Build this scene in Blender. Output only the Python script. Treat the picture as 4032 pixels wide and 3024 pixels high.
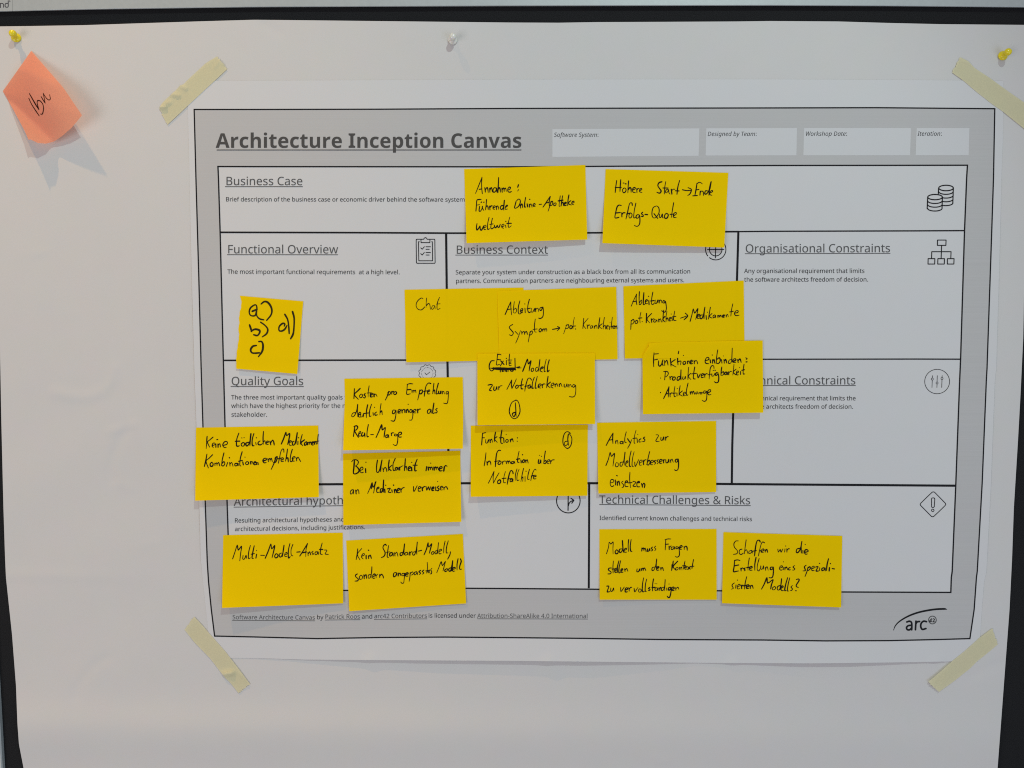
import bpy, math, json, random
import numpy as np
from mathutils import Matrix, Vector

for o in list(bpy.data.objects):
    bpy.data.objects.remove(o)
scene = bpy.context.scene
COL = scene.collection

# ------------------------------------------------------------------ camera
F = 2950.0            # focal length in units of the 4032-wide photograph
DIST = 0.80           # metres from the board
EYE = 1.50
PITCH, YAW, ROLL = math.radians(-4.567), math.radians(0.269), math.radians(0.012)
CAM_M = (Matrix.Rotation(YAW, 4, 'Z') @ Matrix.Rotation(math.pi/2 + PITCH, 4, 'X') @ Matrix.Rotation(ROLL, 4, 'Z'))
cam = bpy.data.cameras.new('camera')
cam.sensor_width = 36.0
cam.lens = F/4032*36.0
cam.clip_start = 0.01
cam.clip_end = 50
camo = bpy.data.objects.new('camera', cam)
camo.matrix_world = Matrix.Translation((0, -DIST, EYE)) @ CAM_M
COL.objects.link(camo)
scene.camera = camo
RR = np.array([list(r)[:3] for r in CAM_M])[:3]

def P(px, py, h=0.0):
    """where on the wall (h millimetres in front of the felt) a point measured on the photograph lies"""
    px = np.asarray(px, float); py = np.asarray(py, float); h = np.asarray(h, float)*1e-3
    px, py, h = np.broadcast_arrays(px, py, h)
    d = np.stack([(px-2016)/F, (1512-py)/F, -np.ones(px.shape)], -1) @ RR.T
    t = (DIST-h)/d[..., 1]
    q = d*t[..., None]
    q[..., 1] -= DIST
    q[..., 2] += EYE
    return q

# ------------------------------------------------------------------ light
world = bpy.data.worlds.new('World'); scene.world = world; world.use_nodes = True
bg = world.node_tree.nodes['Background']
bg.inputs[0].default_value = (1.0, 0.955, 0.93, 1)
bg.inputs[1].default_value = 0.285

def lamp(name, kind, loc, target, power, color, size, **kw):
    l = bpy.data.lights.new(name, kind); l.energy = power; l.color = color
    if kind == 'AREA':
        l.size = size
    else:
        l.shadow_soft_size = size
    for k, v in kw.items():
        setattr(l, k, v)
    o = bpy.data.objects.new(name, l); o.location = loc
    o.rotation_euler = (Vector(target)-Vector(loc)).to_track_quat('-Z', 'Y').to_euler()
    COL.objects.link(o)
    return o

PA = P(4150, -4620, 0)
lamp('ceiling_spot_right', 'SPOT', (PA[0], -1.4, PA[2]), P(1500, 2300, 0), 49.0, (.82, .99, .93), .025, spot_size=math.radians(50), spot_blend=.6)
PB = P(62, 150, 0)
lamp('warm_spot_left', 'SPOT', (PB[0]-.27, -.60, PB[2]+1.49), P(-100, 2900, 0), 62.0, (1.0, .58, .22), .022, spot_size=math.radians(50), spot_blend=1.0)
lamp('added_fill_low_left', 'AREA', (-1.9, -2.3, .7), P(1500, 1900, 0), 25.5, (.95, .86, .84), 1.6)  # added warm fill that lifts the left side, not a known lamp
lamp('added_fill_low_right', 'AREA', (1.6, -2.4, .5), P(2500, 1900, 0), 16.0, (.52, .68, 1.0), 1.6)  # added cool fill, invented to even out brightness from the lower right

scene.view_settings.view_transform = 'Standard'
scene.view_settings.look = 'None'
scene.view_settings.exposure = 0
scene.view_settings.gamma = 1
scene.cycles.max_bounces = 8
scene.cycles.filter_width = 1.1
scene.cycles.use_denoising = False
scene.cycles.transmission_bounces = 6

# ------------------------------------------------------------------ materials
def material(name, col, rough=0.7, spec=0.3, metal=0.0, trans=0.0, transcol=None, var=0.03, vscale=900.0,
             bump=0.0, bscale=2500.0, blotch=0.0, subs=None, streak=0.0):
    m = bpy.data.materials.new(name); m.use_nodes = True
    nt = m.node_tree; N = nt.nodes; L = nt.links
    b = N['Principled BSDF']; out = N['Material Output']
    b.inputs['Roughness'].default_value = rough
    b.inputs['Specular IOR Level'].default_value = spec
    b.inputs['Metallic'].default_value = metal
    geo = N.new('ShaderNodeNewGeometry')
    n1 = N.new('ShaderNodeTexNoise'); n1.inputs['Scale'].default_value = vscale; n1.inputs['Detail'].default_value = 4
    L.new(geo.outputs['Position'], n1.inputs['Vector'])
    mr = N.new('ShaderNodeMapRange'); mr.inputs[1].default_value = 0.3; mr.inputs[2].default_value = 0.7
    mr.inputs[3].default_value = 1-var; mr.inputs[4].default_value = 1+var
    L.new(n1.outputs['Fac'], mr.inputs[0])
    rgb = N.new('ShaderNodeRGB'); rgb.outputs[0].default_value = (*col, 1)
    mx = N.new('ShaderNodeVectorMath'); mx.operation = 'SCALE'
    L.new(rgb.outputs[0], mx.inputs[0]); L.new(mr.outputs[0], mx.inputs['Scale'])
    last = mx.outputs[0]
    if blotch:
        n2 = N.new('ShaderNodeTexNoise'); n2.inputs['Scale'].default_value = 45; n2.inputs['Detail'].default_value = 3
        L.new(geo.outputs['Position'], n2.inputs['Vector'])
        sub = N.new('ShaderNodeVectorMath'); sub.operation = 'SUBTRACT'; sub.inputs[1].default_value = (.5, .5, .5)
        L.new(n2.outputs['Color'], sub.inputs[0])
        sc = N.new('ShaderNodeVectorMath'); sc.operation = 'MULTIPLY_ADD'
        sc.inputs[1].default_value = (blotch, blotch*.6, blotch*1.1); sc.inputs[2].default_value = (1, 1, 1)
        L.new(sub.outputs[0], sc.inputs[0])
        m2 = N.new('ShaderNodeVectorMath'); m2.operation = 'MULTIPLY'
        L.new(last, m2.inputs[0]); L.new(sc.outputs[0], m2.inputs[1]); last = m2.outputs[0]
    if streak:
        mp = N.new('ShaderNodeMapping'); mp.inputs['Scale'].default_value = (3, 3, 1200)
        L.new(geo.outputs['Position'], mp.inputs['Vector'])
        n3 = N.new('ShaderNodeTexNoise'); n3.inputs['Scale'].default_value = 1; n3.inputs['Detail'].default_value = 3
        L.new(mp.outputs[0], n3.inputs['Vector'])
        r3 = N.new('ShaderNodeMapRange'); r3.inputs[1].default_value = .3; r3.inputs[2].default_value = .7
        r3.inputs[3].default_value = 1-streak; r3.inputs[4].default_value = 1+streak
        L.new(n3.outputs['Fac'], r3.inputs[0])
        m3 = N.new('ShaderNodeVectorMath'); m3.operation = 'SCALE'
        L.new(last, m3.inputs[0]); L.new(r3.outputs[0], m3.inputs['Scale']); last = m3.outputs[0]
    L.new(last, b.inputs['Base Color'])
    if bump:
        nb = N.new('ShaderNodeTexNoise'); nb.inputs['Scale'].default_value = bscale; nb.inputs['Detail'].default_value = 5
        L.new(geo.outputs['Position'], nb.inputs['Vector'])
        bp = N.new('ShaderNodeBump'); bp.inputs['Strength'].default_value = 1.0; bp.inputs['Distance'].default_value = bump
        L.new(nb.outputs['Fac'], bp.inputs['Height']); L.new(bp.outputs[0], b.inputs['Normal'])
    if subs:
        b.inputs['Subsurface Weight'].default_value = subs
        b.inputs['Subsurface Radius'].default_value = (1, .7, .3); b.inputs['Subsurface Scale'].default_value = .002
    if trans:
        t = N.new('ShaderNodeBsdfTranslucent')
        if transcol: t.inputs[0].default_value = (*transcol, 1)
        else: L.new(last, t.inputs[0])
        mixs = N.new('ShaderNodeMixShader'); mixs.inputs[0].default_value = trans
        L.new(b.outputs[0], mixs.inputs[1]); L.new(t.outputs[0], mixs.inputs[2])
        L.new(mixs.outputs[0], out.inputs['Surface'])
    return m


M_FELT = material('black_felt', (.019, .0195, .021), rough=1.0, spec=.05, var=.6, vscale=1500, bump=.0006, bscale=1800)
M_ALU = material('anodised_aluminium', (.43, .47, .48), rough=.45, spec=.5, metal=.2, var=.03, vscale=300, bump=.00003, bscale=900)
M_CHART = material('flip_chart_paper', (.618, .608, .597), rough=.85, spec=.2, var=.012, vscale=1600, bump=.00006, bscale=1200, blotch=.05)
M_POSTER = material('coated_poster_paper', (.635, .635, .640), rough=.75, spec=.25, var=.008, vscale=1600, blotch=.035)
M_GREYPRINT = material('grey_toner', (.495, .490, .488), rough=.7, spec=.25, var=.02, vscale=1600, blotch=.035, streak=.025)
M_BOXPRINT = material('pale_field_print', (.615, .620, .630), rough=.75, spec=.25, var=.01, vscale=1600, blotch=.03)
M_BLACK = material('black_toner', (.010, .010, .012), rough=.6, spec=.12, var=.1)
M_ICON = material('dark_toner', (.02, .02, .024), rough=.6, spec=.12, var=.1)
M_TITLE = material('title_toner', (.068, .066, .065), rough=.6, spec=.3, var=.06)
M_HEAD = material('heading_toner', (.085, .085, .086), rough=.6, spec=.3, var=.06)
M_BODY = material('body_toner', (.032, .032, .034), rough=.6, spec=.12, var=.06)
M_RAILTEXT = material('grey_rail_print', (.06, .06, .07), rough=.5, spec=.3, var=.05)
M_YELLOW = material('yellow_note_paper', (.97, .66, .0006), rough=.9, spec=.04, trans=.14, var=.015, vscale=1500, blotch=.03, bump=.00004, bscale=1500)
M_PINK = material('salmon_note_paper', (1.0, .43, .31), rough=.9, spec=.05, trans=.5, transcol=(1.0, .46, .24), var=.015, vscale=1500, blotch=.03)
M_INK = material('black_marker', (.010, .007, .003), rough=.6, spec=.08, var=.2, vscale=1200)
M_INKSOFT = material('dry_marker', (.04, .025, .006), rough=.6, spec=.08, var=.25, vscale=1200)
M_INKOLIVE = material('broad_marker', (.028, .022, .006), rough=.6, spec=.08, var=.25, vscale=900)
M_INKRED = material('marker_on_salmon', (.03, .006, .003), rough=.6, spec=.08, var=.2, vscale=1200)
M_TAPE = material('masking_tape', (.76, .715, .475), rough=.6, spec=.3, trans=.25, var=.03, vscale=700, bump=.0001, bscale=700, blotch=.05)
M_PINY = material('yellow_plastic', (.80, .66, .02), rough=.16, spec=.5, var=.01, subs=.25)
M_PINW = material('white_plastic', (.74, .73, .68), rough=.16, spec=.5, var=.01, subs=.25)
M_STEEL = material('pin_steel', (.55, .55, .55), rough=.3, metal=1.0, var=.01)


# ------------------------------------------------------------------ helpers
def link(o, parent=None, **kw):
    COL.objects.link(o)
    if parent is not None: o.parent = parent
    for k, v in kw.items():
        if v is not None: o[k] = v
    return o

def mesh_obj(name, verts, faces, mat, parent=None, smooth=True, origin=None, **kw):
    me = bpy.data.meshes.new(name)
    v = np.asarray(verts, float).reshape(-1, 3)
    off = np.zeros(3)
    if parent is not None: off = np.array(parent.location)
    elif origin is not None: off = np.asarray(origin, float)
    me.from_pydata((v-off).tolist(), [], [tuple(f) for f in faces]); me.update()
    if mat is not None: me.materials.append(mat)
    if smooth: me.polygons.foreach_set('use_smooth', [True]*len(me.polygons))
    o = bpy.data.objects.new(name, me)
    if parent is None and origin is not None: o.location = tuple(off)
    return link(o, parent, **kw)

def poly_at(pts, n):
    """n points evenly spread along a polyline"""
    pts = np.asarray(pts, float)
    if len(pts) == 2: k = np.linspace(0, 1, n)[:, None]; return pts[0]*(1-k)+pts[1]*k
    d = np.r_[0, np.cumsum(np.hypot(*(pts[1:]-pts[:-1]).T))]
    k = np.linspace(0, d[-1], n)
    return np.stack([np.interp(k, d, pts[:, 0]), np.interp(k, d, pts[:, 1])], 1)

def coons(top, bot, left, right, nu, nv):
    T, B, Lf, Rt = poly_at(top, nu), poly_at(bot, nu), poly_at(left, nv), poly_at(right, nv)
    u = np.linspace(0, 1, nu)[None, :, None]; v = np.linspace(0, 1, nv)[:, None, None]
    g = (1-v)*T[None]+v*B[None]+(1-u)*Lf[:, None]+u*Rt[:, None]
    g -= (1-u)*(1-v)*T[0]+u*(1-v)*T[-1]+(1-u)*v*B[0]+u*v*B[-1]
    return g

def grid_faces(nu, nv):
    i = np.arange(nv-1)[:, None]*nu+np.arange(nu-1)[None]
    i = i.ravel()
    return np.stack([i+nu, i+nu+1, i+1, i], 1).tolist()

def smoothstep(x): x = np.clip(x, 0, 1); return x*x*(3-2*x)

# ------------------------------------------------------------------ the relief of the papers, in millimetres off the felt
CREASES = [  # polyline in photograph units, height mm, half width
    ([(215, 1545), (280, 1560), (345, 1563), (410, 1540), (440, 1500), (450, 1450)], .55, 13),
    ([(430, 1700), (470, 1690), (530, 1672)], .45, 9),
    ([(500, 1690), (470, 1740), (447, 1790), (435, 1850), (440, 1885)], -.5, 12),
    ([(470, 1905), (520, 1925)], .25, 10),
    ([(420, 2590), (360, 2630), (320, 2680), (298, 2720), (300, 2745)], -.45, 12),
    ([(1040, 95), (1095, 128)], -.5, 12),
    ([(3990, 2604), (3930, 2612), (3870, 2640), (3820, 2665)], -.45, 12),
    ([(2585, 2985), (2620, 3000)], .4, 10),
    ([(560, 2150), (620, 2135)], .2, 10),
    ([(130, 1000), (180, 990)], .2, 9),
]
def seg_dist(px, py, poly):
    d = np.full(px.shape, 1e9)
    for (x0, y0), (x1, y1) in zip(poly[:-1], poly[1:]):
        vx, vy = x1-x0, y1-y0
        t = np.clip(((px-x0)*vx+(py-y0)*vy)/(vx*vx+vy*vy), 0, 1)
        d = np.minimum(d, np.hypot(px-x0-t*vx, py-y0-t*vy))
    return d

def Hf(px, py):
    px = np.asarray(px, float); py = np.asarray(py, float); px, py = np.broadcast_arrays(px, py)
    h = 2.2+1.1*np.sin(px/610+.8+py/2100)*np.sin(py/730+.3)+.5*np.sin(px/260+py/410)+.25*np.sin(px/140-py/190+1.)
    h = h+3.0*smoothstep((py-2300)/900)
    yc = 2872+.01*px                                  # long horizontal buckle near the lower end
    h = h+np.where(py < yc, 4.8*np.exp(-((py-yc)/95)**2), 4.8*np.exp(-((py-yc)/120)**2))*(1.15-.45*smoothstep((px-900)/2600))
    h = h+.5*np.exp(-((py-2262-.02*px)/22)**2)*smoothstep((700-px)/500)
    h = h+.45*np.sin((px*.35+py)/74+1.2*np.sin(px/330))*smoothstep((760-px)/300)*smoothstep((py-1300)/500)
    h = h+.35*np.sin((px*.8-py*.3)/95+np.sin(py/210))*smoothstep((780-px)/300)
    h = h+.9*np.exp(-((px-560-.05*py)/120)**2)*smoothstep((py-600)/500)*.6
    for poly, a, w in CREASES:
        x0 = min(p[0] for p in poly)-5*w; x1 = max(p[0] for p in poly)+5*w
        y0 = min(p[1] for p in poly)-5*w; y1 = max(p[1] for p in poly)+5*w
        k = (px > x0) & (px < x1) & (py > y0) & (py < y1)
        if k.any():
            h = h.copy(); h[k] += 1.35*a*np.exp(-(seg_dist(px[k], py[k], poly)/(1.55*w))**2)
    return h

P_TOP = [(739, 318), (1000, 317.5), (1500, 315), (2000, 313), (2500, 312), (3032, 312), (3500, 314), (3951, 318)]
P_BOT = [(826, 2590), (1000, 2591), (1200, 2597), (1400, 2598.6), (2000, 2602), (2400, 2606), (2800, 2610), (3200, 2612), (3500, 2608.5), (3745, 2604.5), (3853, 2604)]
P_LEFT = [(739, 318), (739.5, 430), (746, 700), (752.7, 1000), (765, 1450), (774, 1690), (786, 2030), (790, 2200), (800, 2300), (816, 2450), (826, 2590)]
P_RIGHT = [(3951, 318), (3949, 540), (3943, 700), (3936, 1000), (3922.6, 1450), (3917, 1500), (3902, 1900), (3884, 2250), (3875, 2290), (3866, 2400), (3853, 2604)]
LIFT_X = [800, 1000, 1150, 1400, 1700, 2000, 2300, 2550, 2750, 2950, 3150, 3350, 3550, 3750, 3900]
LIFT_H = [0, .1, .6, 2.8, 4.6, 5.2, 5.8, 3.2, .7, 2.6, 5.2, 5.6, 3.0, .5, 0]
def Hp(px, py):
    px = np.asarray(px, float); py = np.asarray(py, float); px, py = np.broadcast_arrays(px, py)
    yb = np.interp(px, [p[0] for p in P_BOT], [p[1] for p in P_BOT])
    xl = np.interp(py, [p[1] for p in P_LEFT], [p[0] for p in P_LEFT])
    xr = np.interp(py, [p[1] for p in P_RIGHT], [p[0] for p in P_RIGHT])
    d = np.clip((yb-py)/300, 0, 1)
    h = np.interp(px, LIFT_X, LIFT_H)*(1-d)**2
    dl = np.clip((px-xl)/260, 0, 1)
    h = h+1.5*(1-dl)**2*smoothstep((py-700)/700)*smoothstep((2300-py)/250)
    dr = np.clip((xr-px)/200, 0, 1)
    h = h+.5*(1-dr)**2*smoothstep((py-600)/300)*smoothstep((2450-py)/300)
    for cx in (1455, 2160, 2890, 3690):       # small upturned scallops of the lower edge
        h = h+1.3*np.exp(-((px-cx)/28)**2-((py-yb)/22)**2)
    return Hf(px, py)+.4+h

# ------------------------------------------------------------------ pinboard with aluminium frame
board = bpy.data.objects.new('pinboard', None)
board.location = tuple(P(2016, 1512, 0))
link(board, label='black felt pinboard in an aluminium frame behind all the papers', category='pinboard')
def felt():
    g = coons([(-900, -260), (4900, -260)], [(-900, 3500), (4900, 3500)], [(-900, -260), (-900, 3500)], [(4900, -260), (4900, 3500)], 60, 40)
    h = .25*np.sin(g[..., 0]/90)*np.sin(g[..., 1]/70)*0.3
    top = P(g[..., 0], g[..., 1], h).reshape(-1, 3)
    c = P([-900, 4900, 4900, -900], [-260, -260, 3500, 3500], -12)
    v = top.tolist()+c.tolist(); n = len(top)
    f = grid_faces(60, 40)+[(n+3, n+2, n+1, n)]
    a = list(range(60)); b = list(range(59, 60*40, 60)); cc = list(range(60*40-1, 60*39-1, -1)); dd = list(range(60*39, -1, -60))
    for e, (k0, k1) in zip((a, b, cc, dd), ((0, 1), (1, 2), (2, 3), (3, 0))):
        f.append(tuple(e)+(n+k1, n+k0))
    mesh_obj('felt_panel', v, f, M_FELT, board, smooth=False)
felt()
RAIL = [(-400, 58), (0, 46.5), (100, 44), (400, 37.5), (1000, 29), (2000, 24.8), (3032, 23), (3500, 25), (4032, 30), (4600, 38)]
def rail(x0, x1, name):
    xs = np.linspace(x0, x1, max(4, int(abs(x1-x0)/90)))
    ys = np.interp(xs, [p[0] for p in RAIL], [p[1] for p in RAIL])
    sec = [(0, -2.0), (0, 3.4), (-1.0, 4.4), (-3.2, 4.9), (-4.2, 5.0), (-44, 5.0), (-90, 4.6), (-93, 0)]   # y offset, height
    v = []; f = []
    for x, y in zip(xs, ys):
        for dy, h in sec: v.append(P(x, y+dy, h))
    k = len(sec)
    for i in range(len(xs)-1):
        for j in range(k-1): f.append((i*k+j, i*k+j+1, (i+1)*k+j+1, (i+1)*k+j))
    f.append(tuple(range(k))[::-1]); f.append(tuple(range((len(xs)-1)*k, len(xs)*k)))
    return mesh_obj(name, v, f, M_ALU, board, smooth=False)
rail(49.6, 4500, 'frame_rail')
corner = rail(-300, 49, 'corner_piece')
xl0 = P(9, 3024, 4.5)
def left_rail():
    z0, z1 = P(0, 3400, 0)[2], P(0, 60, 0)[2]
    X0, X1 = xl0[0]-.028, xl0[0]
    v = [(X0, 0, z0), (X0, -.005, z0), (X1-.001, -.005, z0), (X1, -.0038, z0), (X1, 0, z0), (X0, 0, z1), (X0, -.005, z1), (X1-.001, -.005, z1), (X1, -.0038, z1), (X1, 0, z1)]
    f = [(0, 1, 6, 5), (1, 2, 7, 6), (2, 3, 8, 7), (3, 4, 9, 8), (4, 3, 2, 1, 0), (5, 6, 7, 8, 9)]
    mesh_obj('frame_rail', v, f, M_ALU, board, smooth=False)
left_rail()

# ------------------------------------------------------------------ flip-chart sheet
chart_top = [(-60, 105), (0, 104), (113, 101.7), (136, 100), (226, 94), (362, 83.6), (452, 77.8), (610, 81.4), (1000, 78), (1350, 84), (1600, 86), (2000, 88.6), (2200, 89.5), (2350, 87), (2600, 86), (2900, 84.5), (3032, 82.7), (3300, 84.5), (3500, 90.4), (3700, 95), (4032, 98), (4090, 99)]
chart_top = [(-60, 105), (0, 104), (113, 102.6), (271, 100), (330, 99), (600, 90), (800, 83.6), (1000, 77.8), (1130, 79), (1350, 81.4), (2000, 88.6), (2200, 89.5), (2350, 87), (2600, 86), (2900, 84.5), (3032, 82.7), (3300, 84.5), (3500, 90.4), (3700, 95), (4032, 98), (4090, 99)]
chart_left = [(-60, 105), (-30, 500), (-14, 1000), (-3, 1300), (1.4, 1450), (5, 1650), (13.5, 2000), (20, 2200), (23.5, 2274), (47.5, 2500), (63, 2700), (68.7, 2850), (74.6, 2930), (92.7, 3024), (112, 3130)]
chart_right = [(4090, 99), (4062, 500), (4046, 900), (4032, 1180), (4029, 1330), (4018, 1560), (4008, 1740), (3992, 2000), (3985, 2200), (3975, 2400), (3960, 2600), (3945, 2800), (3928, 3024), (3918, 3130)]
g = coons(chart_top, [(112, 3130), (3918, 3130)], chart_left, chart_right, 300, 220)
xy = g.reshape(-1, 2)
flip = mesh_obj('flip_chart_sheet', P(xy[:, 0], xy[:, 1], Hf(xy[:, 0], xy[:, 1])), grid_faces(300, 220), M_CHART, origin=P(2000, 1600, 2),
    label='large white flip-chart paper pinned to the black board, behind the printed canvas', category='paper sheet')

# ------------------------------------------------------------------ printed poster
g = coons(P_TOP, P_BOT, P_LEFT, P_RIGHT, 260, 190)
xy = g.reshape(-1, 2)
poster = mesh_obj('printed_poster', P(xy[:, 0], xy[:, 1], Hp(xy[:, 0], xy[:, 1])), grid_faces(260, 190), M_POSTER, origin=P(2300, 1460, 3),
    label='printed Architecture Inception Canvas poster with grey border, taped on the flip-chart paper', category='poster')

def ribbon(name, pts, w, h_off, mat, parent, hfun=Hp, step=20, closed=False, **kw):
    pts = np.asarray(pts, float)
    L = np.hypot(*(pts[1:]-pts[:-1]).T)
    out = [pts[0]]
    for i in range(len(L)):
        n = max(1, int(L[i]/step))
        for k in range(1, n+1): out.append(pts[i]+(pts[i+1]-pts[i])*k/n)
    p = np.array(out)
    if closed: t = np.roll(p[:-1], -1, 0)-np.roll(p[:-1], 1, 0); t = np.r_[t, t[:1]]
    else: t = np.gradient(p, axis=0)
    # mitred corners
    t1 = np.zeros_like(p); t1[:-1] = p[1:]-p[:-1]; t1[-1] = t1[-2] if not closed else t1[0]
    t0 = np.zeros_like(p); t0[1:] = p[1:]-p[:-1]; t0[0] = t0[1] if not closed else p[-1]-p[-2]
    t0 /= np.linalg.norm(t0, axis=1)[:, None]; t1 /= np.linalg.norm(t1, axis=1)[:, None]
    n0 = np.stack([-t0[:, 1], t0[:, 0]], 1); n1 = np.stack([-t1[:, 1], t1[:, 0]], 1)
    nn = n0+n1; nn /= (nn*nn).sum(1)[:, None]/2.0
    a = p+nn*w/2; b = p-nn*w/2
    v = np.empty((2*len(p), 2)); v[0::2] = a; v[1::2] = b
    f = [(2*i, 2*i+2, 2*i+3, 2*i+1) for i in range(len(p)-1)]
    return mesh_obj(name, P(v[:, 0], v[:, 1], hfun(v[:, 0], v[:, 1])+h_off), f, mat, parent, **kw)

# grey printed field: four strips between the outer border and the inner grid
O_TOP = [(764.5, 431), (1000, 431), (1500, 430), (2000, 427), (2450, 426), (3032, 425), (3450, 424), (3917, 428)]
O_BOT = [(845, 2504.5), (1000, 2508), (1250, 2514.5), (1500, 2510), (1750, 2508.5), (2000, 2510.5), (2300, 2513.6), (2600, 2518), (3000, 2520), (3250, 2523.5), (3500, 2522.5), (3700, 2518), (3819, 2514.5)]
O_LEFT = [(764.5, 431), (772, 720), (783, 1100), (792, 1450), (799, 1675), (808, 1975), (816, 2210), (821, 2290), (832, 2400), (845, 2504.5)]
O_RIGHT = [(3917, 428), (3912, 700), (3902, 1000), (3886.5, 1450), (3883.7, 1500), (3867.5, 1900), (3848, 2250), (3844.8, 2274), (3835.8, 2400), (3819, 2514.5)]
I_TOP = [(858, 655.5), (1000, 656), (2050, 656.8), (2500, 654), (3032, 651.5), (3500, 651), (3809.5, 650.5)]
I_BOT = [(909, 2329), (1100, 2327), (1352, 2325), (1838, 2316.5), (2000, 2317.4), (2320, 2320), (2840, 2326.4), (3312, 2331), (3744, 2332.8)]
I_LEFT = [(858, 655.5), (860, 700), (866.6, 913), (880, 1450), (886, 1680), (893.8, 1970), (898, 2100), (909, 2329)]
I_RIGHT = [(3809.5, 650.5), (3806.4, 700), (3798, 909), (3782.5, 1415), (3778.8, 1500), (3763.5, 1912), (3749.5, 2250), (3746, 2274), (3744, 2332.8)]
def patch(name, top, bot, left, right, nu, nv, mat, off, parent=poster, **kw):
    g = coons(top, bot, left, right, nu, nv); q = g.reshape(-1, 2)
    return mesh_obj(name, P(q[:, 0], q[:, 1], Hp(q[:, 0], q[:, 1])+off), grid_faces(nu, nv), mat, parent, **kw)
def field_mesh():
    V = []; Fc = []
    A = O_TOP[0], O_TOP[-1], O_BOT[-1], O_BOT[0]
    B = I_TOP[0], I_TOP[-1], I_BOT[-1], I_BOT[0]
    for out, inn, nu, nv in ((O_TOP, I_TOP, 180, 14), (I_BOT, O_BOT, 180, 14), (O_LEFT, I_LEFT, 110, 6), (O_RIGHT, I_RIGHT, 110, 6)):
        a, b = poly_at(out, nu), poly_at(inn, nu)
        k = np.linspace(0, 1, nv)[:, None, None]
        q = (a[None]*(1-k)+b[None]*k).reshape(-1, 2)
        base = len(V)
        V += P(q[:, 0], q[:, 1], Hp(q[:, 0], q[:, 1])+.08).tolist()
        fl = grid_faces(nu, nv)
        Fc += [tuple(base+i for i in f) for f in fl]
    mesh_obj('grey_border_print', V, Fc, M_GREYPRINT, poster)
field_mesh()
for q in ([(2175, 508.6), (2753.6, 505.4), (2751, 613.5), (2175, 618)], [(2781, 505), (3138, 504), (3136, 611.7), (2778, 612.6)],
          [(3166, 504), (3587, 504), (3583.5, 611.3), (3163, 611.7)], [(3609, 504), (3817, 504), (3814, 611), (3605, 611.3)]):
    patch('field_box', [q[0], q[1]], [q[3], q[2]], [q[0], q[3]], [q[1], q[2]], 60, 12, M_BOXPRINT, .16)
ribbon('outer_border_line', O_TOP+O_RIGHT[1:]+O_BOT[::-1][1:]+O_LEFT[::-1][1:], 5.2, .18, M_BLACK, poster, closed=True)
ribbon('grid_outline', I_TOP+I_RIGHT[1:]+I_BOT[::-1][1:]+I_LEFT[::-1][1:], 5.4, .18, M_BLACK, poster, closed=True)
for pts, w in (([(866, 914.7), (1400, 916), (1781, 918), (2312, 916.8), (2858, 912.2), (2909, 912)], 6.6),
               ([(2904, 912), (3032, 910.7), (3600, 909), (3798, 908)], 5.2),
               ([(878, 1419), (1177, 1418.5), (1600, 1417.8), (1760, 1417.5)], 6.2), ([(2896, 1415), (3004, 1414.6), (3600, 1413.8), (3782, 1414.3)], 5),
               ([(892, 1909), (1256, 1907), (1352, 1906.5), (1830, 1902.8), (2320, 1902.7), (2600, 1903), (2830, 1905.5), (3000, 1907), (3700, 1912), (3763, 1912.5)], 8.6),
               ([(1756.6, 921), (1759, 1137), (1762, 1430), (1763, 1485), (1765.4, 1775), (1767, 1899)], 8.7),
               ([(2907.4, 915), (2902, 1100), (2894, 1414), (2887, 1628), (2883.5, 1750), (2881.5, 1902)], 8.4),
               ([(2320, 1907), (2319.5, 2100), (2318.3, 2316)], 8)):
    ribbon('divider_line', pts, w, .2, M_BLACK, poster)

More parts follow.
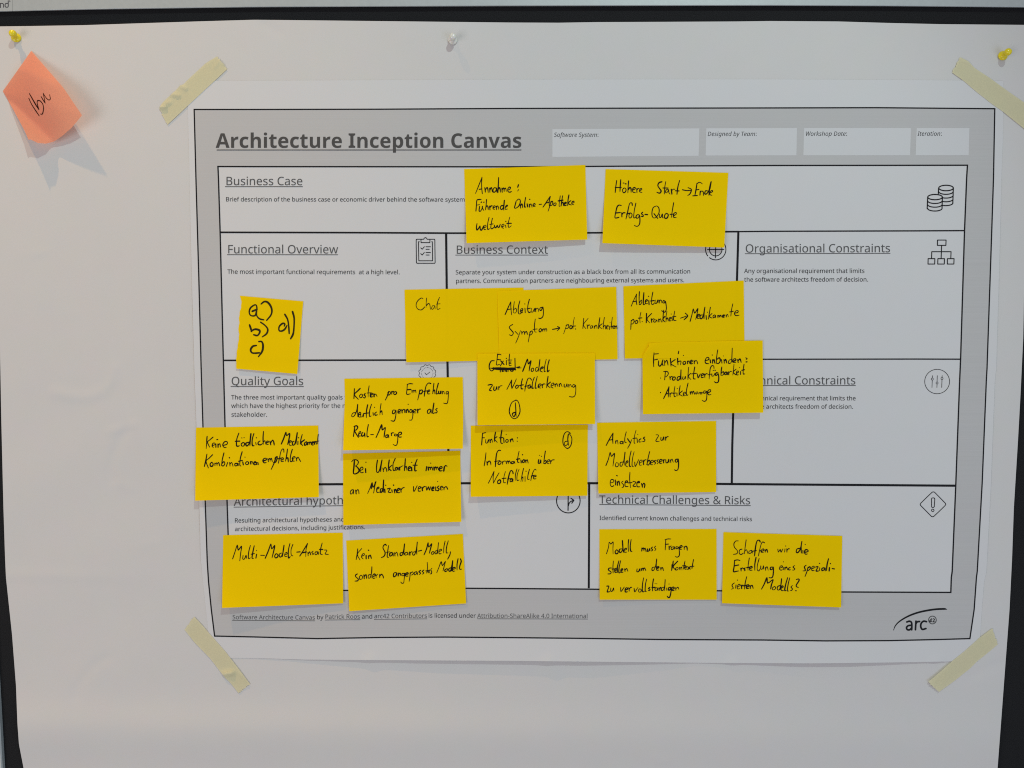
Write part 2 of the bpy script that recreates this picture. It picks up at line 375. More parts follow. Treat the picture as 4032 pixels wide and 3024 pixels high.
# ------------------------------------------------------------------ printed lettering (outlines of a humanist sans face)
GL = json.loads(r'''{"r ":[175],"r&":[492,[187,-7,125,2,77,28,46,69,36,125,43,172,63,208,96,238,139,266,118,291,99,318,85,348,81,382,89,426,114,459,153,480,204,487,252,480,289,460,313,427,320,383,314,344,293,312,262,283,224,258,354,133,370,155,382,181,393,209,401,240,461,240,449,198,434,160,415,125,392,95,490,0,410,0,352,56,319,31,281,11,238,-2],[188,293,222,315,245,336,258,358,262,383,258,405,246,423,227,435,202,439,177,435,156,424,143,406,138,383,142,360,151,338,167,317],[189,46,229,49,263,60,291,75,314,93,175,229,142,207,118,185,103,160,97,127,104,94,122,68,151,51]],"r,":[180,[28,-87,37,-47,47,-3,55,40,61,78,124,78,129,71,118,33,104,-8,87,-49,71,-87]],"r-":[216,[27,154,27,206,189,206,189,154]],"r.":[180,[89,-9,74,-7,60,1,51,15,48,36,51,57,60,71,74,79,89,81,106,79,119,71,129,57,132,36,129,15,119,1,106,-7]],"r0":[384,[191,-7,121,10,72,59,43,137,33,240,37,313,49,373,69,422,99,458,140,480,191,487,262,471,312,422,341,344,351,240,347,169,335,108,314,59,284,23,243,1],[191,44,237,56,268,92,286,154,291,240,286,326,268,388,237,424,191,437,145,424,115,388,98,326,92,240,98,154,115,93,145,56]],"r2":[384,[32,0,32,49,158,176,191,210,219,240,241,268,257,296,266,324,269,355,263,390,246,415,219,431,185,436,152,433,123,424,96,409,69,390,38,430,68,452,102,470,141,482,185,486,245,478,291,452,320,412,330,359,326,322,314,288,296,256,271,224,241,190,207,155,107,56,107,54,349,54,349,0]],"r4":[384,[244,0,244,109,14,109,14,159,240,482,301,482,301,162,371,162,371,109,301,109,301,0],[72,162,244,162,244,313,244,345,245,372,246,396,247,419,244,419,238,406,231,392,223,378,216,367]],"rA":[429,[0,0,187,482,242,482,428,0,366,0,308,148,118,148,61,0],[138,202,290,202,236,347,230,367,225,381,221,396,217,409,214,419,209,399,203,378,197,361,193,347]],"rB":[437,[65,0,65,480,202,480,281,473,338,453,373,417,384,361,378,322,361,290,332,268,293,255,293,251,322,244,348,234,369,218,386,197,397,170,400,136,389,79,356,36,303,9,234,0],[126,275,214,275,266,280,299,295,316,320,322,354,315,388,294,411,258,424,205,428,126,428],[126,51,222,51,276,57,311,76,330,105,336,141,329,175,310,202,274,219,218,225,126,225]],"rC":[424,[261,-7,194,1,139,24,96,60,65,109,47,170,41,240,48,309,67,368,100,418,146,455,203,478,271,486,342,479,404,458,379,407,356,417,330,425,302,431,271,433,202,420,149,381,116,320,105,240,115,160,146,98,198,59,270,46,301,48,330,52,358,58,385,65,385,13,358,4,329,-2,298,-6]],"rF":[349,[65,0,65,480,333,480,333,426,126,426,126,257,320,257,320,203,126,203,126,0]],"rG":[489,[271,-7,202,1,145,23,100,59,67,108,48,169,41,240,48,310,71,370,107,419,155,456,217,479,289,486,329,484,366,479,400,470,433,458,410,406,383,416,352,425,320,431,286,433,210,420,152,381,116,320,104,240,109,186,123,139,146,100,181,70,226,52,285,46,314,47,338,49,360,53,379,57,379,199,273,199,273,253,439,253,439,18,400,7,361,-1,318,-5]],"rI":[228,[27,0,27,35,83,48,83,431,27,445,27,480,200,480,200,445,144,431,144,48,200,35,200,0]],"rO":[525,[263,-7,194,1,139,24,96,61,65,111,47,171,41,241,47,310,65,370,96,419,139,456,195,479,263,487,329,479,384,456,427,420,458,370,477,310,484,240,477,171,458,110,427,61,384,24,329,1],[263,46,333,59,382,98,410,159,420,240,410,321,382,382,334,421,263,434,193,421,143,382,114,321,105,240,114,159,143,98,192,59]],"rP":[406,[65,0,65,480,192,480,273,470,329,443,361,398,372,338,368,300,354,264,330,233,294,208,245,192,181,187,126,187,126,0],[126,238,174,238,234,244,276,261,301,290,310,336,302,376,280,405,242,422,187,428,126,428]],"rQ":[525,[372,-114,279,-6,274,-7,270,-7,263,-7,194,1,139,24,96,61,65,111,47,171,41,241,47,310,65,370,96,419,139,456,195,479,263,487,329,479,384,456,427,420,458,370,477,310,484,240,475,159,448,91,405,38,344,5,459,-114],[263,46,333,59,382,98,410,159,420,240,410,321,382,382,334,421,263,434,193,421,143,382,114,321,105,240,114,159,143,98,192,59]],"rR":[418,[65,0,65,480,197,480,275,471,329,446,361,403,372,343,369,308,358,279,342,256,322,239,300,225,276,215,408,0,337,0,221,198,126,198,126,0],[126,249,197,249,248,255,283,272,303,301,310,340,303,381,281,407,245,422,194,427,126,427]],"rS":[369,[166,-7,127,-5,91,-1,60,7,34,16,34,74,61,64,94,54,131,48,169,46,216,51,249,66,270,91,277,123,274,145,267,163,253,178,232,192,203,207,164,222,110,246,72,276,48,314,40,364,45,400,60,429,83,454,114,471,151,483,193,486,231,484,266,479,297,470,326,459,307,408,281,418,253,426,223,431,192,433,153,428,124,414,107,392,101,363,104,341,111,323,125,308,144,294,171,281,206,267,245,251,278,233,303,214,322,191,333,163,337,128,326,72,291,29,236,2]],"rT":[373,[156,0,156,426,7,426,7,480,366,480,366,426,217,426,217,0]],"ra":[377,[144,-7,100,0,63,19,39,52,31,100,41,148,73,183,127,206,203,215,265,217,265,238,260,277,245,301,222,314,190,318,163,316,136,310,112,301,89,291,71,335,96,347,126,357,159,364,193,366,251,359,291,337,314,300,322,245,322,0,279,0,268,51,265,51,241,25,216,7,185,-3],[158,41,200,47,234,66,256,98,264,144,264,176,211,174,154,167,118,152,98,130,92,99,97,73,110,55,132,44]],"rb":[413,[228,-7,189,-3,158,9,134,26,116,46,111,46,99,0,57,0,57,510,116,510,116,386,116,364,115,344,114,326,113,312,116,312,134,333,158,351,189,362,228,366,288,354,335,319,366,261,376,180,366,99,335,40,288,5],[219,42,261,51,291,78,309,121,315,181,291,283,218,317,169,309,138,284,122,242,116,182,116,179,122,121,138,78,169,51]],"rc":[322,[201,-7,156,-2,117,13,83,38,58,73,42,120,37,178,42,238,59,286,85,322,119,347,160,362,206,367,233,365,259,361,282,355,300,347,282,298,265,304,244,310,224,314,204,315,125,281,98,179,105,121,124,79,156,53,201,44,229,46,253,50,274,57,294,65,294,13,275,4,254,-2,230,-5]],"rd":[413,[185,-7,124,5,77,40,47,98,37,179,47,261,78,319,125,355,185,367,223,363,254,351,278,334,297,314,301,314,299,339,297,355,297,367,297,510,356,510,356,0,308,0,300,48,297,48,278,27,254,9,223,-3],[194,42,243,50,274,74,292,113,298,168,298,179,292,238,275,282,244,309,193,318,152,308,122,280,104,235,98,178,104,121,122,78,152,51]],"re":[379,[210,-7,162,-2,120,14,85,40,59,76,42,122,37,177,42,232,57,279,81,316,112,344,151,361,196,367,239,362,276,347,305,322,327,290,340,250,345,204,345,169,98,169,107,115,129,76,165,52,213,44,245,45,274,50,301,58,328,69,328,17,301,6,274,-1,245,-5],[99,216,283,216,277,257,262,290,234,311,195,318,158,312,129,291,109,259]],"rf":[231,[73,0,73,314,10,314,10,342,73,362,73,383,81,443,104,483,141,506,190,514,211,513,229,510,246,506,260,502,244,455,233,459,220,462,205,465,191,465,165,460,147,446,136,420,132,383,132,360,223,360,223,314,132,314,132,0]],"rg":[413,[195,-161,123,-155,65,-138,65,-84,125,-105,198,-112,240,-105,271,-85,291,-53,298,-11,298,3,298,13,298,27,299,39,300,48,297,48,251,7,185,-7,123,6,76,42,47,101,37,179,47,256,76,316,123,354,185,367,219,363,249,353,275,336,298,312,301,312,309,360,356,360,356,-6,346,-74,317,-122,267,-151],[194,42,241,49,273,71,292,109,298,165,298,179,292,243,273,285,240,309,193,317,153,308,123,281,104,237,98,179,104,120,123,77,153,50]],"rh":[415,[57,0,57,510,116,510,116,361,115,335,113,310,117,310,137,334,164,352,195,362,229,366,287,358,328,335,352,294,361,234,361,0,302,0,302,230,282,295,222,317,171,309,139,283,122,242,116,186,116,0]],"ri":[173,[87,420,74,422,62,429,55,441,52,457,55,474,62,486,74,493,87,495,100,493,111,486,119,474,122,457,119,441,111,429,100,422],[57,0,57,360,116,360,116,0]],"rj":[173,[87,420,74,422,62,429,55,441,52,457,55,474,62,486,74,493,87,495,100,493,111,486,119,474,122,457,119,441,111,429,100,422],[15,-161,-1,-161,-15,-159,-27,-156,-37,-153,-37,-105,-27,-108,-16,-110,-5,-112,7,-112,27,-109,43,-100,54,-83,57,-56,57,360,116,360,116,-54,110,-99,92,-133,61,-154]],"rk":[359,[57,0,57,510,116,510,116,244,115,231,115,216,114,199,113,185,116,185,128,201,144,221,152,231,158,238,273,360,343,360,197,206,353,0,281,0,156,168,116,132,116,0]],"rl":[173,[57,0,57,510,116,510,116,0]],"rm":[628,[57,0,57,360,105,360,113,311,117,311,137,336,162,353,192,363,223,367,293,352,333,306,336,306,358,333,386,352,418,363,452,367,505,359,543,335,566,295,574,234,574,0,515,0,515,232,497,296,442,317,397,309,367,287,350,250,345,199,345,0,286,0,286,232,268,296,212,317,166,309,137,283,121,242,116,187,116,0]],"rn":[415,[57,0,57,360,105,360,113,311,117,311,138,336,165,353,197,363,230,367,287,359,328,335,352,295,361,234,361,0,302,0,302,230,282,295,222,317,171,309,139,283,122,242,116,187,116,0]],"ro":[406,[202,-7,157,-1,117,15,84,42,58,79,42,125,37,181,48,260,82,318,135,355,204,367,250,361,290,345,324,318,349,282,365,236,370,181,359,101,325,42,271,6],[203,42,251,52,283,80,303,123,309,181,303,238,283,281,251,308,203,317,155,308,123,281,104,238,98,181,104,123,123,80,156,52]],"rp":[413,[57,-161,57,360,105,360,113,311,116,311,135,333,158,351,189,363,228,367,288,355,335,320,366,262,376,181,366,100,335,41,288,5,228,-7,190,-3,159,9,135,26,116,46,112,46,113,33,115,17,116,1,116,-13,116,-161],[219,42,249,47,273,60,291,82,305,110,312,143,315,181,309,237,291,280,261,308,218,317,171,309,140,286,123,247,116,192,116,181,122,122,138,78,169,51]],"rq":[413,[297,-161,297,-7,297,6,298,21,299,36,300,48,296,48,278,27,254,9,222,-3,183,-7,124,5,78,40,47,98,37,179,47,261,78,319,126,355,185,367,224,363,255,351,279,333,298,311,300,311,309,360,356,360,356,-161],[195,42,242,50,274,73,291,112,298,167,298,179,292,239,275,282,243,309,193,318,151,308,122,280,104,235,98,178,104,121,122,78,152,51]],"rr":[277,[57,0,57,360,105,360,112,294,115,294,135,322,160,345,190,361,225,367,235,366,247,366,258,364,267,363,260,308,251,310,241,312,231,313,221,313,194,309,169,298,147,280,131,256,120,226,116,192,116,0]],"rs":[322,[148,-7,113,-5,83,-1,57,7,35,16,35,70,59,60,87,50,118,43,149,41,188,45,214,55,229,72,234,94,233,107,227,118,217,129,200,140,177,151,146,164,113,177,86,191,64,206,48,223,38,244,34,271,44,312,72,342,115,360,169,367,201,365,231,360,258,353,284,343,264,296,241,304,216,312,191,317,165,318,133,315,110,307,95,293,91,275,93,261,99,249,111,239,129,229,152,219,183,206,215,193,242,180,263,165,279,147,288,126,291,99,282,53,253,20,207,0]],"rt":[242,[167,-7,140,-4,115,3,94,16,77,37,65,66,62,105,62,314,11,314,11,343,62,366,86,443,121,443,121,360,225,360,225,314,121,314,121,106,125,77,137,57,155,46,177,42,191,42,205,44,218,46,228,49,228,4,216,0,201,-4,184,-6]],"ru":[415,[184,-7,127,1,86,25,61,65,53,124,53,360,113,360,113,128,133,64,193,42,243,51,276,76,293,117,299,173,299,360,358,360,358,0,310,0,301,48,298,48,277,23,250,6,218,-3]],"rv":[341,[136,0,0,360,63,360,140,148,145,132,151,115,157,97,162,80,166,65,169,52,171,52,175,65,179,81,184,98,190,116,201,148,278,360,341,360,204,0]],"rw":[528,[106,1,7,361,69,361,118,169,125,140,132,110,138,83,142,61,144,61,151,89,155,107,159,125,164,142,169,158,232,361,297,361,359,158,366,134,373,108,379,83,383,62,385,62,389,82,395,108,402,138,410,169,460,361,520,361,420,1,351,1,289,203,281,231,274,258,265,299,262,299,258,281,253,258,246,231,238,203,173,1]],"rx":[355,[12,0,142,184,18,360,85,360,178,224,270,360,336,360,212,184,343,0,276,0,178,144,79,0]],"ry":[343,[56,-161,41,-161,28,-160,17,-158,7,-156,7,-109,16,-110,25,-111,36,-112,47,-113,75,-108,97,-95,114,-75,127,-49,146,-1,1,360,64,360,142,155,151,129,160,104,167,80,172,57,175,57,180,76,187,101,196,128,206,156,279,360,343,360,187,-50,166,-96,139,-131,103,-154]],"b ":[175],"bA":[463,[0,0,169,482,293,482,463,0,354,0,319,114,144,114,109,0],[170,199,295,199,259,311,251,340,240,375,236,392,232,407,228,392,223,374,212,336,207,321,204,311]],"bC":[428,[255,-7,187,1,133,24,91,61,62,110,45,170,39,239,46,307,65,367,97,417,141,455,197,478,264,486,300,484,335,477,371,467,404,453,371,370,344,382,317,392,290,399,264,402,212,391,175,358,151,306,144,238,151,171,172,120,209,88,264,78,293,80,323,85,353,93,386,103,386,18,355,7,324,-1,291,-5]],"bI":[261,[21,0,21,58,80,85,80,395,21,422,21,480,240,480,240,422,181,395,181,85,240,58,240,0]],"ba":[406,[142,-7,97,0,60,22,36,58,28,109,38,160,69,196,120,217,192,226,256,228,256,244,252,269,241,287,223,297,199,300,172,298,146,292,121,284,95,273,62,341,94,355,128,365,165,372,203,374,268,366,316,342,345,302,355,244,355,0,285,0,266,50,263,50,239,24,214,7,183,-3],[179,66,209,71,234,86,250,109,256,140,256,170,217,169,176,164,150,151,136,132,131,109,134,89,144,76,160,69]],"bc":[345,[201,-7,129,5,75,39,41,97,30,181,36,242,53,291,80,328,117,353,160,368,210,373,245,372,276,366,302,358,324,349,295,271,272,280,251,287,230,291,210,293,152,265,132,182,137,134,153,101,177,81,210,75,240,77,266,83,290,93,313,106,313,21,290,8,265,0,236,-5]],"be":[397,[218,-7,166,-2,121,14,83,40,54,76,36,123,30,181,36,240,52,288,78,325,113,352,155,368,203,373,271,363,324,330,357,278,368,207,368,158,132,158,139,121,157,92,185,74,223,68,257,70,287,75,317,84,347,97,347,19,320,8,290,0,257,-5],[134,225,274,225,269,256,257,280,235,297,204,302,178,298,156,283,141,259]],"bh":[441,[52,0,52,510,152,510,152,406,152,380,151,355,149,333,148,320,153,320,173,344,198,361,227,370,259,373,313,365,355,342,382,300,391,239,391,0,291,0,291,214,276,274,232,293,194,286,170,262,157,224,152,173,152,0]],"bi":[205,[103,412,82,415,64,423,52,438,48,461,52,485,64,500,82,508,103,510,123,508,141,500,153,485,157,461,153,438,141,423,123,415],[52,0,52,367,152,367,152,0]],"bn":[441,[52,0,52,367,129,367,142,320,148,320,168,344,196,361,227,370,261,373,314,365,355,342,382,300,391,239,391,0,291,0,291,214,287,249,277,274,258,289,232,293,193,286,169,262,157,224,152,173,152,0]],"bo":[416,[207,-7,159,-1,116,15,80,43,53,80,36,128,30,184,42,265,78,324,134,361,209,373,258,368,300,351,336,324,363,287,380,240,385,184,373,103,337,43,281,6],[208,74,242,81,266,102,279,136,283,184,279,232,266,266,242,286,208,293,173,286,150,266,137,232,132,184,137,136,150,102,174,81]],"bp":[425,[52,-161,52,367,134,367,148,319,152,319,170,340,192,357,221,369,257,373,312,361,357,325,385,266,395,184,385,102,355,42,310,5,254,-7,218,-3,191,8,169,23,152,40,147,40,151,13,152,-13,152,-161],[226,75,255,82,276,103,289,138,293,185,276,266,224,293,191,287,170,269,157,239,152,195,152,185,156,138,168,103,190,82]],"br":[305,[52,0,52,367,128,367,143,305,148,305,167,331,192,353,222,368,257,373,265,373,275,373,284,372,291,371,283,277,278,278,270,279,261,280,254,280,229,278,205,271,184,259,167,242,156,218,152,187,152,0]],"bs":[334,[152,-7,116,-5,86,-2,58,5,31,15,31,97,62,85,95,75,127,69,155,66,180,69,197,75,206,85,210,98,208,107,204,115,197,123,183,132,161,142,130,156,99,171,74,185,55,201,41,220,33,243,30,271,40,316,70,348,116,367,175,373,209,372,240,367,272,358,304,345,274,273,248,283,223,292,199,298,174,300,141,293,130,275,131,267,135,260,144,252,157,244,178,235,206,223,236,210,261,196,281,181,296,162,305,139,308,109,298,60,269,23,220,1]],"bt":[291,[178,-7,147,-4,119,4,96,19,78,41,67,73,63,115,63,291,15,291,15,334,71,367,99,445,163,445,163,367,266,367,266,291,163,291,163,115,166,97,175,84,189,76,207,73,223,74,239,77,255,80,270,85,270,10,252,4,230,-2,205,-5]],"bu":[441,[181,-7,127,1,86,25,59,67,50,128,50,367,150,367,150,152,154,118,165,93,183,78,210,73,248,81,272,104,285,142,289,194,289,367,389,367,389,0,312,0,299,47,293,47,273,23,245,6,214,-4]],"bv":[382,[140,0,0,367,105,367,175,158,181,139,185,119,188,100,189,83,192,83,197,120,207,158,277,367,382,367,242,0]],"i ":[175],"i:":[180,[89,278,74,281,60,289,51,303,48,324,51,345,60,359,74,367,89,369,106,367,119,359,129,345,132,324,129,303,119,289,106,281],[89,-9,74,-7,60,1,51,15,48,36,51,57,60,71,74,79,89,81,106,79,119,71,129,57,132,36,129,15,119,1,106,-7]],"iD":[448,[28,0,129,480,242,480,320,468,378,433,415,373,427,288,419,209,395,140,354,82,299,37,229,9,146,0],[98,52,149,52,213,60,267,83,309,120,339,169,358,225,364,289,355,352,329,395,288,420,235,428,178,428]],"iI":[218,[-13,0,-7,33,50,46,132,433,81,446,88,480,256,480,249,446,191,433,109,46,161,33,154,0]],"iS":[339,[124,-7,91,-5,63,-1,37,5,13,15,13,74,35,64,61,54,91,48,125,46,154,48,181,55,204,67,222,84,233,106,237,134,233,159,219,180,195,200,158,224,134,240,112,256,95,274,82,294,73,319,71,347,76,388,92,423,117,450,149,470,187,482,228,486,264,484,294,479,322,470,349,458,326,407,306,416,282,425,256,431,228,433,191,428,161,412,141,386,134,351,136,333,142,317,151,304,165,292,182,280,203,267,230,250,254,233,273,215,288,194,297,169,300,139,288,76,252,30,196,3]],"iT":[336,[102,0,192,426,60,426,72,480,396,480,385,426,253,426,163,0]],"iW":[575,[92,0,72,480,131,480,140,187,141,159,140,130,138,74,140,74,150,102,163,134,176,167,190,197,322,480,383,480,396,199,397,167,399,133,399,101,399,74,401,74,410,101,420,130,432,160,444,189,570,480,633,480,416,0,355,0,340,309,338,356,337,380,337,402,335,402,328,382,320,361,309,337,296,307,154,0]],"ia":[381,[130,-7,91,1,59,25,39,63,32,116,36,165,45,212,61,255,82,292,108,323,138,347,172,362,209,367,241,362,267,348,286,328,300,304,303,304,324,360,369,360,293,0,246,0,255,66,252,66,227,39,198,15,166,-1],[149,42,174,47,198,60,220,82,241,109,258,142,271,179,275,197,278,215,279,230,279,245,275,274,262,297,241,312,215,317,190,313,167,301,146,281,128,256,113,225,102,191,95,154,93,115,96,83,107,60,125,47]],"ib":[389,[181,-7,148,-2,122,12,102,32,89,55,85,55,63,0,19,0,127,510,186,510,161,390,156,367,150,345,140,309,137,297,136,293,138,293,164,320,191,344,222,361,257,366,297,358,329,335,349,297,356,244,353,196,344,150,329,107,309,70,284,38,254,14,219,-2],[176,42,202,47,225,59,246,79,263,105,277,136,287,171,293,207,296,244,281,299,238,317,216,313,193,301,171,281,150,256,133,225,119,191,110,154,107,115,112,86,124,62,146,47]],"id":[389,[130,-7,91,1,59,24,39,63,32,116,35,165,44,211,59,253,80,290,105,322,135,346,170,361,209,366,242,361,267,348,286,327,300,304,303,304,310,348,313,370,318,393,343,510,401,510,293,0,244,0,252,66,249,66,224,38,196,15,165,-1],[150,42,172,46,195,59,217,78,237,103,255,134,268,168,277,205,280,244,276,274,264,297,244,312,213,317,187,313,164,300,144,280,126,254,112,223,101,189,95,152,93,115,107,60]],"ie":[335,[163,-7,107,2,66,30,41,73,32,129,35,172,45,214,60,254,81,290,107,322,137,346,173,361,212,367,257,361,289,345,309,318,315,283,310,249,293,219,265,193,225,173,172,160,105,156,93,156,93,150,92,143,92,131,97,94,112,66,138,48,173,42,198,44,222,50,245,58,271,70,271,19,246,9,221,1,194,-5],[102,203,107,203,146,205,181,211,212,220,236,234,252,253,257,278,254,294,245,307,230,315,209,318,177,310,147,288,121,252]],"if":[214,[-32,-161,-44,-161,-56,-159,-66,-157,-75,-154,-75,-105,-57,-110,-48,-112,-38,-112,-16,-107,0,-92,12,-68,21,-36,95,315,33,315,38,340,105,362,112,394,124,435,139,466,156,488,178,503,204,511,234,514,251,513,269,510,285,506,298,501,282,456,272,459,262,462,250,465,237,465,214,462,196,451,182,429,171,394,163,360,240,360,232,315,154,315,79,-42,64,-92,42,-130,10,-153]],"ig":[389,[125,-161,93,-160,64,-155,38,-147,17,-138,17,-84,37,-94,64,-103,94,-110,123,-112,161,-107,191,-92,214,-65,229,-25,235,1,244,38,252,66,249,66,225,39,197,15,166,-1,130,-7,91,1,59,25,39,63,32,116,35,164,44,210,59,253,80,290,105,322,135,346,170,362,209,367,242,362,267,348,287,328,300,304,303,304,325,360,370,360,288,-21,266,-86,231,-129,184,-153],[150,42,173,47,195,59,217,79,237,104,255,135,268,169,277,206,279,244,276,274,264,297,244,312,214,317,188,313,165,300,144,280,126,254,112,223,101,189,95,152,93,115,107,60]],"ih":[389,[19,0,127,510,186,510,157,378,147,336,142,314,136,293,139,293,153,310,169,326,188,342,209,355,233,363,261,366,298,360,327,343,345,314,351,274,351,261,349,248,347,234,344,219,297,0,238,0,285,226,290,252,291,270,289,290,280,305,266,314,244,317,221,313,195,301,170,280,146,250,126,208,111,155,78,0]],"ii":[173,[143,420,130,422,120,428,113,438,111,451,113,468,121,482,134,491,150,494,174,487,181,464,178,446,169,431,157,423],[19,0,95,360,154,360,78,0]],"ik":[332,[18,0,126,510,186,510,142,308,132,260,123,225,115,200,111,186,112,186,283,360,353,360,198,206,294,0,229,0,153,169,105,130,78,0]],"im":[588,[19,0,95,360,144,360,136,293,140,293,153,310,168,327,186,343,206,355,229,364,255,367,288,361,312,346,328,320,336,287,339,287,354,306,371,325,391,342,412,355,436,364,463,367,500,361,527,344,544,316,550,278,550,263,548,248,546,234,543,219,496,0,437,0,485,226,488,240,490,252,491,262,491,273,488,291,480,305,466,314,445,317,423,313,399,301,376,280,354,251,335,212,321,163,287,0,228,0,275,226,280,252,281,270,279,290,271,305,258,314,238,317,215,313,191,301,167,280,145,250,126,208,111,155,78,0]],"in":[389,[16,-2,93,362,146,362,138,296,152,312,169,329,187,345,209,357,233,366,261,369,299,363,329,345,347,316,353,278,353,262,351,246,348,231,346,218,298,-2,235,-2,283,226,286,240,288,252,290,262,290,272,279,304,244,315,221,311,196,299,171,279,148,248,128,208,113,154,79,-2]],"io":[378,[167,-5,111,4,68,32,41,76,32,133,35,174,44,216,58,255,78,290,103,320,134,344,171,360,212,365,268,355,311,327,338,283,347,226,344,185,335,144,321,105,301,69,276,39,245,15,209,0],[170,44,201,49,228,66,252,94,270,131,282,177,286,232,284,252,279,272,270,289,256,303,237,313,213,316,178,309,149,290,125,261,107,223,96,179,92,131,97,94,112,66,137,49]],"ip":[389,[-15,-161,95,360,144,360,136,293,138,293,163,320,191,344,223,361,259,366,298,358,329,335,349,297,356,243,353,195,344,149,329,107,309,69,284,37,254,13,219,-2,181,-7,148,-2,122,12,103,32,89,55,85,55,84,42,82,25,79,8,77,-6,44,-161],[176,42,202,47,225,59,246,79,263,105,277,136,287,171,293,207,296,244,281,299,238,317,216,313,193,301,171,281,150,256,133,226,119,191,110,154,107,115,112,86,124,62,146,47]],"ir":[267,[19,0,95,360,144,360,136,293,140,293,154,312,169,329,186,344,204,356,225,364,249,367,259,366,269,366,279,364,288,362,275,309,258,312,241,313,209,307,181,291,157,266,138,234,123,200,113,165,78,0]],"is":[290,[104,-7,73,-5,47,0,24,7,3,16,3,71,23,60,47,51,74,44,102,42,137,46,163,57,178,75,183,98,180,116,171,131,152,145,123,163,89,185,65,208,51,233,46,265,54,306,79,338,118,360,168,367,200,365,229,359,255,351,277,342,258,295,239,303,219,310,195,315,168,317,142,314,122,303,109,288,105,268,108,252,117,237,134,223,164,205,196,185,221,164,238,138,244,104,234,56,206,21,161,0]],"it":[223,[124,-7,91,-2,63,11,44,35,38,72,39,83,40,94,42,107,44,120,85,315,30,315,35,342,95,367,137,442,172,442,154,360,244,360,235,315,145,315,103,119,101,110,99,99,98,88,97,79,99,64,106,52,117,44,133,42,145,42,156,44,168,47,181,50,181,5,170,1,156,-3,140,-6]],"iw":[486,[53,0,38,360,96,360,101,168,102,133,101,101,100,74,99,52,101,52,114,85,122,104,130,123,138,141,145,156,240,360,304,360,315,167,316,140,317,110,317,79,316,52,318,52,328,79,340,112,355,147,370,183,449,360,511,360,345,0,273,0,263,195,262,221,262,246,262,273,263,303,260,303,251,279,242,257,231,232,217,201,123,0]],"iy":[314,[-17,-161,-31,-161,-43,-159,-53,-157,-63,-154,-63,-107,-53,-109,-43,-111,-32,-112,-20,-113,5,-109,26,-96,45,-75,63,-47,87,-5,32,360,91,360,115,182,118,159,120,135,121,109,123,86,123,65,124,48,126,48,140,81,149,102,160,125,169,146,178,163,283,360,346,360,118,-60,90,-105,61,-136,26,-155]]}''')
def glyph_line(s, kind):
    """contours and width of a string, 1000 units per em"""
    out = []; x = 0; marks = [0]
    for ch in s:
        g_ = GL.get(kind+ch) or GL['r'+ch]
        for c in g_[1:]:
            out.append([(x+c[i], c[i+1]) for i in range(0, len(c), 2)])
        x += g_[0]; marks.append(x)
    return out, marks

def text(name, s, x0, y0, x1, y1, mat, ref=None, kind='r', off=.26, ul=None, parent=poster, hfun=Hp, bold=0.0):
    cont, marks = glyph_line(s, kind)
    if ref:
        i = s.index(ref); a, b = marks[i], marks[i+len(ref)]
    else: a, b = marks[0], marks[len(s)]
    a += 25; b -= 25
    k = (x1-x0)/(b-a); sl = (y1-y0)/(x1-x0)
    cu = bpy.data.curves.new('tmp', 'CURVE'); cu.dimensions = '2D'; cu.fill_mode = 'BOTH'
    for c in cont:
        sp = cu.splines.new('POLY'); sp.points.add(len(c)-1)
        for p, (u, v) in zip(sp.points, c): p.co = (u/1000, v/1000, 0, 1)
        sp.use_cyclic_u = True
    if bold: cu.offset = bold
    o = bpy.data.objects.new('tmp', cu); COL.objects.link(o)
    me = bpy.data.meshes.new_from_object(o)
    co = np.array([v.co[:] for v in me.vertices]).reshape(-1, 3)*1000
    faces = [tuple(p.vertices) for p in me.polygons]
    bpy.data.objects.remove(o); bpy.data.curves.remove(cu); bpy.data.meshes.remove(me)
    X = x0+(co[:, 0]-a)*k; Y = y0+(X-x0)*sl-co[:, 1]*k
    v = P(X, Y, hfun(X, Y)+off).tolist()
    if ul:
        for (ua, va), (ub, vb), w in ul:
            n = max(2, int((ub-ua)/40)); base = len(v)
            for i in range(n+1):
                x = ua+(ub-ua)*i/n; y = va+(vb-va)*i/n
                for d in (-w/2, w/2): v.append(P(x, y+d, hfun(np.array(x), np.array(y+d))+off+.01).tolist())
            faces += [(base+2*i, base+2*i+1, base+2*i+3, base+2*i+2) for i in range(n)]
    return mesh_obj(name, v, faces, mat, parent, smooth=False)

def heading(s, x0, y0, x1, y1, ua, va, ub, vb, ref=None):
    text('heading_text', s, x0, y0, x1, y1, M_HEAD, ref=ref, ul=[((ua, va), (ub, vb), 2.6)])
text('title_text', 'Architecture Inception Canvas', 852, 582, 2053, 582, M_TITLE, kind='b', ul=[((853, 590.5), (2053, 590.5), 3.6)])
heading('Business Case', 889, 729, 1191, 729, 886, 734.6, 1192, 734.6)
heading('Functional Overview', 896, 997.5, 1330, 998, 894, 1002.5, 1331, 1003)
heading('Quality Goals', 911, 1516.5, 1194, 1516.5, 908, 1521.5, 1196, 1521.5)
heading('Business Context', 1796, 999, 2156.6, 999, 1793, 1004.3, 2158, 1004.3)
heading('Organisational Constraints', 2935.5, 994.7, 3505, 993, 2933, 998.9, 3506, 997.4)
heading('Technical Constraints', 3129, 1513.9, 3368.5, 1513.7, 2905, 1518, 3369.5, 1518, ref='Constraints')
heading('Architectural hypotheses', 922, 1992, 1190, 1988, 920, 1997, 1400, 1990.5, ref='Architectural')
heading('Technical Challenges & Risks', 2361, 1982.8, 2954, 1986, 2360, 1986.5, 2956, 1991)
